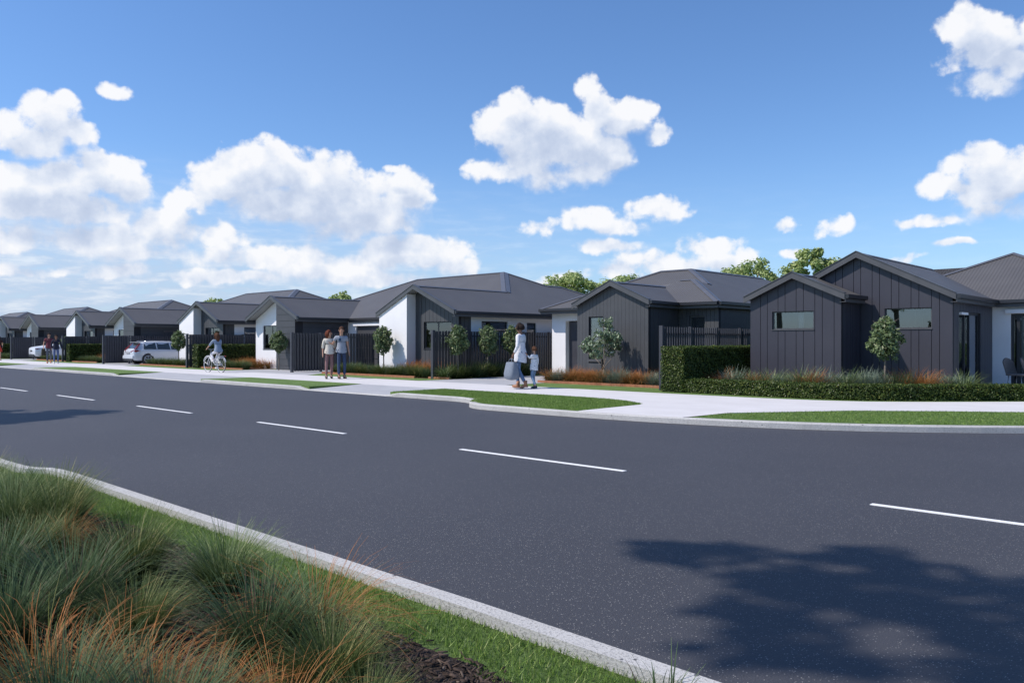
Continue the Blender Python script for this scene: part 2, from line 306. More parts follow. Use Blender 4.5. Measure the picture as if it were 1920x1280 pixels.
# ------------------------------------------------------------------ object helpers
def tag(o, label=None, cat=None, group=None, kind=None):
    if label: o['label'] = label
    if cat: o['category'] = cat
    if group: o['group'] = group
    if kind: o['kind'] = kind
    return o
def empty(name, loc=(0, 0, 0), rz=0):
    o = bpy.data.objects.new(name, None); COL.objects.link(o); o.location = loc; o.rotation_euler = (0, 0, rz)
    o.empty_display_size = .2
    return o
def copy_tree(o, parent=None):
    c = o.copy(); COL.objects.link(c)
    if parent: c.parent = parent
    for ch in list(o.children): copy_tree(ch, c)
    return c
class MB:
    def __init__(s): s.v = []; s.f = []; s.m = []
    def face(s, pts, mi=0):
        i = len(s.v); s.v += [tuple(p) for p in pts]; s.f.append(tuple(range(i, i + len(pts)))); s.m.append(mi)
    def box(s, x0, x1, y0, y1, z0, z1, mi=0):
        if x0 > x1: x0, x1 = x1, x0
        if y0 > y1: y0, y1 = y1, y0
        i = len(s.v)
        s.v += [(x0, y0, z0), (x1, y0, z0), (x1, y1, z0), (x0, y1, z0), (x0, y0, z1), (x1, y0, z1), (x1, y1, z1), (x0, y1, z1)]
        for q in ((3, 2, 1, 0), (4, 5, 6, 7), (0, 1, 5, 4), (1, 2, 6, 5), (2, 3, 7, 6), (3, 0, 4, 7)):
            s.f.append(tuple(i + k for k in q)); s.m.append(mi)
    def prism(s, poly, off, mi=0):
        """polygon of 3-D points swept by the vector off"""
        n = len(poly); i = len(s.v); off = Vector(off)
        s.v += [tuple(p) for p in poly]; s.v += [tuple(Vector(p) + off) for p in poly]
        s.f.append(tuple(range(i, i + n))); s.m.append(mi)
        s.f.append(tuple(range(i + 2 * n - 1, i + n - 1, -1))); s.m.append(mi)
        for k in range(n):
            k2 = (k + 1) % n
            s.f.append((i + k, i + n + k, i + n + k2, i + k2)); s.m.append(mi)
    def tube(s, pts, r, seg=8, mi=0, cap=True):
        pts = [Vector(p) for p in pts]; rs = r if isinstance(r, (list, tuple)) else [r] * len(pts)
        i0 = len(s.v); up = None
        for k, p in enumerate(pts):
            t = (pts[min(k + 1, len(pts) - 1)] - pts[max(k - 1, 0)]).normalized()
            if up is None: up = Vector((0, 0, 1)) if abs(t.z) < .9 else Vector((1, 0, 0))
            a = t.cross(up).normalized(); b = a.cross(t).normalized(); up = b
            for j in range(seg):
                th = 2 * math.pi * j / seg
                s.v.append(tuple(p + (a * math.cos(th) + b * math.sin(th)) * rs[k]))
        for k in range(len(pts) - 1):
            for j in range(seg):
                a = i0 + k * seg + j; b = i0 + k * seg + (j + 1) % seg
                s.f.append((a, b, b + seg, a + seg)); s.m.append(mi)
        if cap:
            s.f.append(tuple(range(i0 + seg - 1, i0 - 1, -1))); s.m.append(mi)
            e = i0 + (len(pts) - 1) * seg; s.f.append(tuple(range(e, e + seg))); s.m.append(mi)
    def ring(s, c, axis, R_, r, n=28, seg=8, mi=0):
        c = Vector(c); ax = Vector(axis).normalized(); u = ax.orthogonal().normalized(); v = ax.cross(u); i0 = len(s.v)
        for k in range(n):
            a = 2 * math.pi * k / n; d = u * math.cos(a) + v * math.sin(a)
            for j in range(seg):
                b = 2 * math.pi * j / seg
                s.v.append(tuple(c + d * (R_ + r * math.cos(b)) + ax * (r * math.sin(b))))
        for k in range(n):
            for j in range(seg):
                a = i0 + k * seg + j; b = i0 + k * seg + (j + 1) % seg; k2 = ((k + 1) % n - k) * seg
                s.f.append((a, b, b + k2, a + k2)); s.m.append(mi)
    def ball(s, c, r, n=10, mi=0):
        rx, ry, rz = r if isinstance(r, (list, tuple)) else (r, r, r); i0 = len(s.v); m = n // 2 + 1
        for k in range(m + 1):
            ph = math.pi * k / m
            for j in range(n):
                th = 2 * math.pi * j / n
                s.v.append((c[0] + rx * math.sin(ph) * math.cos(th), c[1] + ry * math.sin(ph) * math.sin(th), c[2] + rz * math.cos(ph)))
        for k in range(m):
            for j in range(n):
                a = i0 + k * n + j; b = i0 + k * n + (j + 1) % n
                s.f.append((a, a + n, b + n, b)); s.m.append(mi)
    def build(s, name, mats, parent=None, smooth=False, fix=False):
        me = bpy.data.meshes.new(name); me.from_pydata(s.v, [], s.f)
        for m in (mats if isinstance(mats, (list, tuple)) else [mats]): me.materials.append(m)
        me.polygons.foreach_set('material_index', s.m)
        if smooth: me.polygons.foreach_set('use_smooth', [True] * len(s.f))
        me.update()
        if fix:
            bm = bmesh.new(); bm.from_mesh(me); bmesh.ops.recalc_face_normals(bm, faces=bm.faces); bm.to_mesh(me); bm.free()
        o = bpy.data.objects.new(name, me); COL.objects.link(o)
        if parent: o.parent = parent
        return o

def clip_poly(poly, ax, lim, keep_less):
    out = []
    n = len(poly)
    for i in range(n):
        p, q = poly[i], poly[(i + 1) % n]
        a = (lim - p[ax]) if keep_less else (p[ax] - lim)
        b = (lim - q[ax]) if keep_less else (q[ax] - lim)
        if a >= -1e-9: out.append(p)
        if (a > 1e-9 and b < -1e-9) or (a < -1e-9 and b > 1e-9):
            t = a / (a - b); out.append((p[0] + (q[0] - p[0]) * t, p[1] + (q[1] - p[1]) * t))
    return out
def sub_rect(r, h):
    x0, x1, z0, z1 = r; a0, a1, b0, b1 = h
    if a0 >= x1 or a1 <= x0 or b0 >= z1 or b1 <= z0: return [r]
    out = []
    if a0 > x0: out.append((x0, a0, z0, z1))
    if a1 < x1: out.append((a1, x1, z0, z1))
    m0, m1 = max(a0, x0), min(a1, x1)
    if b0 > z0: out.append((m0, m1, z0, b0))
    if b1 < z1: out.append((m0, m1, b1, z1))
    return out
def wall(parent, material, axis, c, out, poly, holes=(), thick=.14, strips=None, gap=.012, name='wall', label=None):
    """wall in the plane axis = c, outer face there, body behind; poly = convex [(a, z)]; strips = ('v' or 'h', positions)"""
    m = MB(); A = [p[0] for p in poly]; Z = [p[1] for p in poly]
    a0, a1, z0, z1 = min(A), max(A), min(Z), max(Z)
    def emit(rects, cc, th, mi):
        for r in rects:
            if r[1] - r[0] < 1e-4 or r[3] - r[2] < 1e-4: continue
            pl = clip_poly(clip_poly(clip_poly(clip_poly(list(poly), 0, r[0], False), 0, r[1], True), 1, r[2], False), 1, r[3], True)
            if len(pl) < 3: continue
            if axis == 'Y': m.prism([(p[0], cc, p[1]) for p in pl], (0, -out * th, 0), mi)
            else: m.prism([(cc, p[0], p[1]) for p in pl], (-out * th, 0, 0), mi)
    def holed(rects):
        for h in holes:
            rects = [x for r in rects for x in sub_rect(r, h)]
        return rects
    if strips is None:
        emit(holed([(a0, a1, z0, z1)]), c, thick, 0)
    else:
        kind, cuts = strips
        cuts = sorted(cuts); rs = []
        lo, hi = (a0, a1) if kind == 'v' else (z0, z1)
        cc = [lo] + [x for x in cuts if lo + .03 < x < hi - .03] + [hi]
        for i in range(len(cc) - 1):
            s0 = cc[i] + (gap / 2 if i else 0); s1 = cc[i + 1] - (gap / 2 if i < len(cc) - 2 else 0)
            rs.append((s0, s1, z0, z1) if kind == 'v' else (a0, a1, s0, s1))
        emit(holed(rs), c, .02, 0)
        emit(holed([(a0, a1, z0, z1)]), c - out * .0201, thick - .02, 1)
    o = m.build(name, [material, joint], parent, fix=True)
    if label: o['label'] = label
    return o
def frange(a, b, s):
    r = []
    while a < b - 1e-6: r.append(a); a += s
    return r
def window(parent, axis, c, out, a0, a1, z0, z1, mull=(), fm=frame, fr=.045, inset=.05, curt=None, blind=False, name='window', room=True, sill=True):
    """frame ring set back in its opening with a pane behind it and a curtain or blind inside"""
    m = MB()
    def bx(mb, u0, u1, w0, w1, d0, d1):
        y0, y1 = c - out * d0, c - out * d1
        if axis == 'Y': mb.box(u0, u1, y0, y1, w0, w1)
        else: mb.box(y0, y1, u0, u1, w0, w1)
    e = .002
    bx(m, a0 + e, a1 - e, z0 + e, z0 + fr, inset, inset + .05); bx(m, a0 + e, a1 - e, z1 - fr, z1 - e, inset, inset + .05)
    bx(m, a0 + e, a0 + fr, z0 + fr, z1 - fr, inset, inset + .05); bx(m, a1 - fr, a1 - e, z0 + fr, z1 - fr, inset, inset + .05)
    for x in mull: bx(m, x - fr / 2, x + fr / 2, z0 + fr, z1 - fr, inset + .003, inset + .047)
    o = m.build(name, fm, parent, fix=True)
    p = MB(); bx(p, a0 + fr, a1 - fr, z0 + fr, z1 - fr, inset + .018, inset + .026); p.build('pane', glass, o, fix=True)
    if sill:
        s_ = MB(); bx(s_, a0 - .01, a1 + .01, z0 - .025, z0 - .001, -.02, .0); s_.build('sill', fm, o, fix=True)
    if curt:
        for (u0, u1) in curt:
            k = MB(); n = max(4, int((u1 - u0) / .03)); pts = []
            for i in range(n + 1):
                a = u0 + (u1 - u0) * i / n; d = inset + .16 + .025 * math.sin(i * 1.9) + .008 * math.sin(i * .7)
                pts.append((a, d))
            for i in range(n):
                (a, d), (b, d2) = pts[i], pts[i + 1]
                q = [(a, d, z0 + .02), (b, d2, z0 + .02), (b, d2, z1 - .02), (a, d, z1 - .02)]
                q = [(u, c - out * w_, z) if axis == 'Y' else (c - out * w_, u, z) for u, w_, z in q]
                k.face(q)
            k.build('curtain', curtain, o)
    if blind:
        k = MB(); bx(k, a0 + fr, a1 - fr, z0 + fr, z1 - fr, inset + .09, inset + .10); k.build('blind', blindm, o, fix=True)
    if room:
        k = MB(); bx(k, a0 - .25, a1 + .25, z0 - .3, z1 + .25, inset + .9, inset + .92); k.build('room_backing', roomm, o, fix=True)  # dark backing panel added behind the pane to read as a dim room
    return o

def roof(parent, faces, eaves=(), rakes=(), caps=(), soff=soffit, name='roof', th=.05):
    """faces: lists of (x,y,z) top polygons; eaves/rakes: edges with fascia boards; caps: hips and ridges with flashing"""
    m = MB()
    for f in faces: m.face(f, 0)
    for f in faces: m.face([(x, y, z - th) for x, y, z in reversed(f)], 1)
    ro = m.build(name, [roofm, soff], parent)
    for a, b in rakes:      # barge board hanging below the rake with its capping
        s = MB(); a, b = Vector(a), Vector(b)
        d = (b - a); n = Vector((d.y, -d.x, 0)).normalized()
        s.prism([a + Vector((0, 0, .035)) + n * .018, b + Vector((0, 0, .035)) + n * .018, b + Vector((0, 0, -.13)) + n * .018, a + Vector((0, 0, -.13)) + n * .018], -n * .036)
        s.prism([a + Vector((0, 0, .0551)) + n * .035, b + Vector((0, 0, .0551)) + n * .035, b + Vector((0, 0, .0349)) + n * .035, a + Vector((0, 0, .0349)) + n * .035], -n * .15)
        s.build('barge_board', fascia, ro, fix=True)
    for a, b in eaves:
        s = MB(); a, b = Vector(a), Vector(b); d = (b - a).normalized(); n = Vector((d.y, -d.x, 0))
        s.prism([a + n * .002 + Vector((0, 0, .01)), a + n * .10 + Vector((0, 0, .01)), a + n * .10 + Vector((0, 0, -.085)), a + n * .07 + Vector((0, 0, -.10)), a + n * .002 + Vector((0, 0, -.10))], b - a)
        s.build('gutter', gutterm, ro, fix=True)
        s = MB()
        s.prism([a + Vector((0, 0, -.101)), a + n * .02 + Vector((0, 0, -.101)), a + n * .02 + Vector((0, 0, -.19)), a - n * .13 + Vector((0, 0, -.19)), a - n * .13 + Vector((0, 0, -.175)), a + Vector((0, 0, -.175))], b - a)
        s.build('fascia', fascia, ro, fix=True)
    for cp in caps:         # folded flashing: one leg on each of the two slopes it covers
        s = MB(); a, b = Vector(cp[0]), Vector(cp[1]); wd, na, nb = cp[2:5]
        d = (b - a).normalized()
        for nn in (na, nb):
            nn = Vector(nn).normalized(); side = d.cross(nn).normalized()
            other = Vector(nb if nn == Vector(na).normalized() else na).normalized()
            if side.dot(other) > 0: side = -side
            up = nn * .022
            s.prism([a + up, b + up, b + up * .8 + side * wd, a + up * .8 + side * wd], nn * .008)
        s.build('ridge_cap', capm, ro, fix=True)
    return ro
K = .445
NX = (K, 0, 1); NXm = (-K, 0, 1); NY = (0, K, 1); NYm = (0, -K, 1)

# ------------------------------------------------------------------ setting: ground, road, kerbs, paths
def sheet(name, pts, z, m, kind='structure', parent=None):
    b = MB(); b.face([(x, y, z) for x, y in pts]); o = b.build(name, m, parent)
    bm = bmesh.new(); bm.from_mesh(o.data); bmesh.ops.recalc_face_normals(bm, faces=bm.faces)
    for f in bm.faces:
        if f.normal.z < 0: f.normal_flip()
    bmesh.ops.triangulate(bm, faces=bm.faces); bm.to_mesh(o.data); bm.free()
    if kind and not parent: o['kind'] = kind
    return o
def slab(name, pts, z0, z1, m, kind='structure'):
    b = MB(); b.prism([(x, y, z0) for x, y in pts], (0, 0, z1 - z0)); o = b.build(name, m, fix=True)
    bm = bmesh.new(); bm.from_mesh(o.data); bmesh.ops.triangulate(bm, faces=[f for f in bm.faces if len(f.verts) > 4]); bm.to_mesh(o.data); bm.free()
    if kind: o['kind'] = kind
    return o
ZR = -.10
sheet('ground', [(-1200, -1200), (1200, -1200), (1200, 1200), (-1200, 1200)], -.16, grassm)
road = sheet('road', [(-400, 2.58), (-9.4, 2.58), (0, 2.7), (60, 1.5), (60, 40), (-400, 40)], ZR, asphalt)
dm = MB()
def mark(x0, x1, y=7.15, w=.045, z=ZR + .004):
    pass
for i in range(-9, 5):
    x = -2.44 + 5.175 * i
    b = MB(); b.box(x, x + 2.6, 7.115, 7.185, ZR + .0005, ZR + .005); o = b.build('lane_marking', paint, road, fix=True)

def kerb_strip(name, line, w, z0, ztop, label=None):
    """swept kerb; line runs along the road edge, body lies to the left of travel; ztop per point"""
    m = MB(); n = len(line); prof = []
    for i, (x, y) in enumerate(line):
        a = Vector(line[max(i - 1, 0)]); b = Vector(line[min(i + 1, n - 1)]); d = (b - a).normalized(); nn = Vector((-d.y, d.x))
        p = Vector((x, y)); zt = ztop[i] if isinstance(ztop, list) else ztop
        q = [(p, z0), (p + nn * .006, zt - .018), (p + nn * .024, zt), (p + nn * w, zt), (p + nn * w, z0)]
        prof.append([(v.x, v.y, z) for v, z in q])
    for i in range(n - 1):
        for j in range(4): m.face([prof[i][j], prof[i + 1][j], prof[i + 1][j + 1], prof[i][j + 1]])
    m.face(prof[0]); m.face(prof[-1][::-1])
    o = m.build(name, kerbm, fix=True); o['kind'] = 'structure'
    return o
# far side of the road: kerb line from left to right, with the end of the parking bay and the corner into the side street
def bez(p0, p1, p2, p3, n=10):
    o = []
    for i in range(n + 1):
        t = i / n; a, b, c, d = (1 - t) ** 3, 3 * t * (1 - t) ** 2, 3 * t * t * (1 - t), t ** 3
        o.append((a * p0[0] + b * p1[0] + c * p2[0] + d * p3[0], a * p0[1] + b * p1[1] + c * p2[1] + d * p3[1]))
    return o
gaps = []           # vehicle crossings on the far side (x0, x1)
for k in range(0, 8): gaps.append((-34.65 - 18.4 * k, -27.25 - 18.4 * k))
gaps.append((-20.35, -16.55))
def ztop_at(x):
    for a, b in gaps:
        if a < x < b: return -.075
        if a - .5 <= x <= a: return -.075 + .078 * (a - x) / .5
        if b <= x <= b + .5: return -.075 + .078 * (x - b) / .5
    return .003
xs = [-300, -182]
for a, b in sorted(gaps): xs += [a - .5, a, (a + b) / 2, b, b + .5]
xs = sorted(xs)
corner = bez((-14.0, 12.85), (-12.6, 12.85), (-12.9, 11.68), (-11.6, 11.66), 12) + bez((-11.0, 11.65), (-8.5, 11.62), (-6.2, 11.95), (-4.4, 13.0), 12)[1:] + bez((-4.4, 13.0), (-2.2, 14.3), (-.2, 16.6), (1.2, 20.0), 10)[1:] + [(3.5, 28), (6, 60)]
line = [(x, 12.85) for x in xs if x < -14.2] + corner
kerb_strip('kerb', line, .17, -.16, [ztop_at(x) if y < 12.9 and x < -14 else .003 for x, y in line])
# near side kerb
nl = [(-300, 2.62), (-10.0, 2.62), (-9.5, 2.645), (-9.3, 2.68), (-9.12, 2.79), (-8.9, 2.83), (-8.5, 2.84), (-5, 2.825), (-2.8, 2.82), (-1.45, 2.79), (0, 2.76), (30, 2.2)]
nl2 = nl[::-1]
kerb_strip('kerb', nl2, .125, -.16, .002)

# near verge: lawn strip along the kerb and a planted bed
ZN = -.055
sheet('verge', [(-300, -40), (30, -40), (30, 2.15), (0, 2.72), (-1.45, 2.75), (-2.8, 2.78), (-8.6, 2.79), (-9.1, 2.74), (-9.6, 2.58), (-300, 2.57)], ZN, grassm)
bedline = [(-14, 2.25), (-8.4, 2.22), (-6.3, 2.30), (-5.4, 2.36), (-4.7, 2.30), (-3.62, 2.28), (-3.0, 2.31), (-2.7, 2.31), (-2.4, 2.32), (-2.15, 2.31), (-1.9, 2.22), (-1.7, 1.9), (-1.6, -6), (-14, -6)]
sheet('garden_bed', bedline, ZN + .006, soilm)

# far side: land the houses stand on, footpath, verges, crossings
far = [(-400, 14.9), (-12.6, 14.9), (-11.2, 14.86), (-10.2, 14.6), (-9.4, 14.0), (-9.4, 11.84), (-7.15, 12.05), (-6.0, 13.6), (-5.0, 14.8), (-2.9, 16.7), (.4, 21), (2.6, 28), (5, 60), (5, 400), (-400, 400)]
slab('ground', far, -.158, 0.0, grassm)
kl = [(x, y) for x, y in line]
def inner(off, x0, x1):
    r = []
    for i in range(1, len(line) - 1):
        x, y = line[i]
        a = Vector(line[i - 1]); b = Vector(line[i + 1]); d = (b - a).normalized(); nn = Vector((-d.y, d.x)); p = Vector((x, y)) + nn * off
        if x0 < x < x1: r.append((p.x, p.y))
    return r
slab('verge', [(-16.55, 13.02)] + inner(.165, -14.1, -9.45) + [(-9.35, 11.82), (-9.35, 13.9), (-9.6, 14.25), (-10.2, 14.62), (-11.2, 14.86), (-12.6, 14.9), (-16.55, 14.9)], -.158, .006, grassm)
slab('verge', inner(.165, -7.25, 1.0) + [(.35, 20.9), (-1.2, 19.0), (-2.9, 17.4), (-4.3, 16.45), (-5.6, 15.4), (-6.6, 14.0), (-7.05, 13.2)], -.158, .006, grassm)
slab('verge', [(-27.25, 13.02), (-20.35, 13.02), (-20.35, 14.9), (-27.25, 14.9)], -.158, .006, grassm)
for k in range(0, 8):
    x1 = -34.65 - 18.4 * k; x0 = -45.65 - 18.4 * k
    slab('verge', [(x0, 13.02), (x1, 13.02), (x1, 14.9), (x0, 14.9)], -.158, .006, grassm)
for a, b in gaps:
    m = MB(); m.prism([(a, 13.02, -.072), (b, 13.02, -.072), (b, 14.9, .004), (a, 14.9, .004)], (0, 0, -.07)); m.build('driveway_crossing', drivem, fix=True)['kind'] = 'structure'
path = [(-300, 14.9), (-12.6, 14.9), (-11.2, 14.86), (-10.2, 14.62), (-9.6, 14.25), (-9.35, 13.9), (-9.35, 11.82), (-7.22, 12.02), (-7.05, 13.2), (-6.6, 14.0), (-5.6, 15.4), (-4.3, 16.45), (-2.9, 17.4), (-1.2, 19.0), (.4, 21.0), (2.6, 28), (4.6, 28), (2.0, 24.3), (-1.4, 21.4), (-3.7, 20.25), (-5.1, 18.85), (-6.2, 17.95), (-7.4, 17.55), (-8.6, 17.4), (-12, 17.36), (-300, 17.36)]
lowl = [(-300, 14.9), (-100, 14.9), (-40, 14.9), (-12.6, 14.9), (-11.2, 14.86), (-10.2, 14.62), (-9.6, 14.25), (-9.35, 13.9), (-7.05, 13.4), (-6.6, 14.0), (-5.6, 15.4), (-4.3, 16.45), (-2.9, 17.4), (-1.2, 19.0), (.4, 21.0), (2.6, 28)]
upl = [(-300, 17.36), (-100, 17.36), (-40, 17.36), (-12.6, 17.36), (-11.4, 17.36), (-10.6, 17.36), (-9.8, 17.37), (-9.2, 17.38), (-8.6, 17.4), (-8.0, 17.46), (-7.2, 17.58), (-6.2, 17.95), (-5.1, 18.85), (-3.7, 20.25), (-1.6, 22.3), (.6, 28)]
m = MB(); n_ = len(lowl)
for i in range(n_ - 1):
    m.face([(*lowl[i], .010), (*lowl[i + 1], .010), (*upl[i + 1], .010), (*upl[i], .010)])
    m.face([(*lowl[i], -.1), (*lowl[i + 1], -.1), (*lowl[i + 1], .010), (*lowl[i], .010)])
    m.face([(*upl[i], .010), (*upl[i + 1], .010), (*upl[i + 1], -.1), (*upl[i], -.1)])
m.face([(-9.35, 13.9, .010), (-9.35, 11.82, .010), (-7.22, 12.02, .010), (-7.05, 13.4, .010)])
m.face([(-9.35, 11.82, -.1), (-7.22, 12.02, -.1), (-7.22, 12.02, .010), (-9.35, 11.82, .010)])
m.build('footpath', pathm)['kind'] = 'structure'
# driveways up to the garages
sheet('driveway', [(-34.5, 17.36), (-27.35, 17.36), (-28.6, 19.0), (-28.7, 22.88), (-32.5, 22.88), (-32.5, 20.0), (-34.6, 20.0)], .006, drivem)
for k in range(1, 7):
    d = -18.4 * k
    sheet('driveway', [(-33.5 + d, 17.36), (-27.35 + d, 17.36), (-28.6 + d, 19.0), (-26.3 + d, 19.8), (-26.3 + d, 22.88), (-32.5 + d, 22.88), (-32.5 + d, 20.0), (-33.6 + d, 20.0)], .006, drivem)
sheet('driveway', [(-20.6, 17.36), (-16.55, 17.36), (-16.75, 20.6), (-18.3, 23.85), (-20.1, 23.85), (-20.9, 22.4), (-20.5, 19.2)], .006, drivem)
# planting beds in front of the houses
def bed(pts): sheet('garden_bed', pts, .012, mulch2)
bed([(-16.95, 19.42), (-11.9, 19.32), (-11.9, 20.96), (-13.8, 20.98), (-17.1, 20.98)])
bed([(-11.5, 18.4), (-6.9, 18.4), (-4.1, 21.0), (-5.45, 22.18), (-7.85, 22.18), (-7.85, 20.78), (-10.4, 20.78), (-10.9, 24), (-11.5, 24)])
for k in range(0, 6):
    d = -18.4 * k
    bed([(-28.3 + d, 18.78), (-21.75 + d, 18.7), (-21.75 + d, 20.45), (-24.3 + d, 20.45), (-24.4 + d, 20.02), (-28.3 + d, 20.02)])
    if k: bed([(-21.3 + d, 18.55), (-16.6 + d, 18.75), (-16.3 + d, 21.2), (-18.5 + d, 21.3), (-18.5 + d, 22.8), (-21.3 + d, 22.8)])
bed([(-21.25, 18.85), (-20.55, 18.85), (-20.95, 22.4), (-21.25, 23.9)])
sheet('patio', [(-5.4, 21.9), (-4.0, 21.2), (1.5, 24.5), (3.2, 26.5), (-5.4, 26.5)], .008, drivem)

def edging(p, q, label, group='timber edgings of the garden beds'):
    p, q = Vector((*p, 0)), Vector((*q, 0)); d = (q - p).normalized(); n = Vector((-d.y, d.x, 0)) * .03
    m = MB(); m.prism([p - n, q - n, q + n, p + n], (0, 0, .075)); o = m.build('timber_edging', edgem, fix=True)
    tag(o, label, 'edging', group)
edging((-17.0, 19.39), (-11.62, 19.29), 'rust timber edging before the tussocks of the dark house with the pale shrub tree')
edging((-28.35, 18.75), (-22.3, 18.66), 'orange timber edging beside the grass just right of the standing couple')
edging((-21.6, 18.72), (-20.6, 18.80), 'short timber edging at the foot of the fence end left of the mother and child')
for k, lb in ((1, 'orange timber edging below the wagon and the small tree'), (2, 'orange timber edging behind the two walking men')):
    d = -18.4 * k
    edging((-28.35 + d, 18.75), (-21.9 + d, 18.66), lb)
for k, lb in ((1, 'orange timber edging behind the cyclist'), (2, 'orange timber edging in front of the hedge right of the two men')):
    d = -18.4 * k
    edging((-21.3 + d, 18.52), (-16.5 + d, 18.72), lb)

# ------------------------------------------------------------------ the row of like houses
GX, GAR = -24.0, -34.65
def zg(x): return 3.5 - K * abs(x - GX)
def zq(x): return 3.5 - K * abs(x - GAR)
ROW = [
 ('nearest house of the row, its tall white gable wall behind the small tree', ),
 ('white gabled house behind the wagon and the cyclist', ),
 ('grey roofed house with white walls behind the two walking men', ),
 ('white gabled house above the left end of the batten fences', ),
 ('distant grey roofed house at the left edge, partly behind its neighbour', ),
 ('farthest grey roofed house of the row at the left edge', ),
]
def row_house(k):
    h = empty('house', (GX, 20, 0))
    E_ = 2.45
    def V(x, y, z): return (x - GX, y - 20, z)
    class Off: pass
    L = [(-21.64, 20, E_), (-21.64, 33.95, E_)]
    rl, rr, YR = -33.1, -26.65, 27.9; ZRi = 4.68
    faces = [
        [(-21.64, 20, E_), (-21.64, 33.95, E_), (-25.2, 30.4, 4.03), (-25.2, 29.35, 4.03), (-26.65, 27.9, ZRi), (-24, 25.25, 3.5), (-24, 20, 3.5)],
        [(-24, 20, 3.5), (-24, 25.25, 3.5), (-26.36, 22.9, E_), (-26.36, 20, E_)],
        [(-24, 25.25, 3.5), (-26.65, 27.9, ZRi), (rl, 27.9, ZRi), (-38.1, 22.9, E_), (-37.0, 22.9, E_), (-34.65, 25.25, 3.5), (-32.3, 22.9, E_), (-26.36, 22.9, E_)],
        [(-34.65, 20, 3.5), (-32.3, 20, E_), (-32.3, 22.9, E_), (-34.65, 25.25, 3.5)],
        [(-34.65, 20, 3.5), (-34.65, 25.25, 3.5), (-37.0, 22.9, E_), (-37.0, 20, E_)],
        [(rl, 27.9, ZRi), (-38.1, 32.9, E_), (-38.1, 22.9, E_)],
        [(rl, 27.9, ZRi), (-26.65, 27.9, ZRi), (-25.2, 29.35, 4.03), (-28.75, 32.9, E_), (-38.1, 32.9, E_)],
        [(-25.2, 29.35, 4.03), (-25.2, 30.4, 4.03), (-28.75, 33.95, E_), (-28.75, 32.9, E_)],
        [(-25.2, 30.4, 4.03), (-21.64, 33.95, E_), (-28.75, 33.95, E_)],
    ]
    fx = lambda p: (p[0] - GX, p[1] - 20, p[2])
    fc = [[fx(p) for p in f] for f in faces]
    for f in fc:   # faces wound so that the top looks up
        n = (Vector(f[1]) - Vector(f[0])).cross(Vector(f[2]) - Vector(f[1]))
        if n.z < 0: f.reverse()
    ev = [((-21.64, 20.0, E_), (-21.64, 33.95, E_)), ((-21.64, 33.95, E_), (-28.75, 33.95, E_)), ((-32.3, 22.9, E_), (-26.36, 22.9, E_)), ((-32.3, 20.0, E_), (-32.3, 22.8, E_)), ((-38.1, 32.9, E_), (-38.1, 22.9, E_)), ((-38.1, 22.9, E_), (-37.0, 22.9, E_)), ((-28.75, 32.9, E_), (-38.1, 32.9, E_)), ((-37.0, 22.9, E_), (-37.0, 20, E_))]
    rk = [((-24, 20, 3.5), (-21.64, 20, E_)), ((-26.36, 20, E_), (-24, 20, 3.5)), ((-34.65, 20, 3.5), (-32.3, 20, E_)), ((-37.0, 20, E_), (-34.65, 20, 3.5))]
    cp = [((-24, 20, 3.5), (-24, 25.25, 3.5), .11, NX, NXm), ((-34.65, 20, 3.5), (-34.65, 25.25, 3.5), .11, NX, NXm),
          ((-24, 25.25, 3.5), (-26.65, 27.9, ZRi), .20, NX, NYm), ((-26.65, 27.9, ZRi), (rl, 27.9, ZRi), .12, NY, NYm),
          ((rl, 27.9, ZRi), (-38.1, 22.9, E_), .14, NXm, NYm), ((rl, 27.9, ZRi), (-38.1, 32.9, E_), .14, NXm, NY),
          ((-26.65, 27.9, ZRi), (-25.2, 29.35, 4.03), .14, NX, NY), ((-25.2, 29.35, 4.03), (-25.2, 30.4, 4.03), .12, NX, NXm), ((-25.2, 30.4, 4.03), (-21.64, 33.95, E_), .14, NX, NY)]
    roof(h, fc, [(fx(a), fx(b)) for a, b in ev], [(fx(a), fx(b)) for a, b in rk], [(fx(a), fx(b), wd, n1_, n2_) for a, b, wd, n1_, n2_ in cp])
    X = lambda x: x - GX
    Y = lambda y: y - 20
    t = .10
    # white wing wall, proud left half of the gable
    wall(h, white, 'Y', Y(20.05), -1, [(X(-26.2), 0), (X(-24.45), 0), (X(-24.45), zg(-24.45) - t), (X(-26.2), zg(-26.2) - t)], thick=.45)
    # recessed boards right half
    gh = (X(-23.95), X(-22.35), 1.04, 2.1)
    wall(h, darkv, 'Y', Y(20.5), -1, [(X(-24.45), 0), (X(-21.95), 0), (X(-21.95), zg(-21.95) - t), (X(-24.0), 3.5 - t), (X(-24.45), zg(-24.45) - t)], [gh], strips=('v', frange(X(-24.3), X(-21.95), .225)), gap=.014)
    window(h, 'Y', Y(20.5), -1, *gh, mull=(X(-23.15),), curt=[(X(-23.85), X(-23.3)), (X(-23.05), X(-22.45))] if k == 0 else [(X(-23.85), X(-23.2))], fm=frame)
    wall(h, darkv, 'X', X(-21.95), 1, [(Y(20.642), 0), (Y(21.149), 0), (Y(21.149), 2.3), (Y(20.642), 2.3)], strips=('v', frange(Y(20.6), Y(21.15), .2)), gap=.014)
    hs = [(Y(21.72), Y(23.19), 1.72, 2.12), (Y(24.34), Y(24.92), 1.0, 2.1), (Y(26.0), Y(27.2), .9, 2.1)]
    wall(h, white, 'X', X(-21.95), 1, [(Y(21.15), 0), (Y(33.6), 0), (Y(33.6), 2.3), (Y(21.15), 2.3)], hs, thick=.16)
    for q_ in hs: window(h, 'X', X(-21.95), 1, *q_, blind=True)
    wall(h, white, 'X', X(-26.2), -1, [(Y(20.51), 0), (Y(22.95), 0), (Y(22.95), 2.38), (Y(20.51), 2.38)])
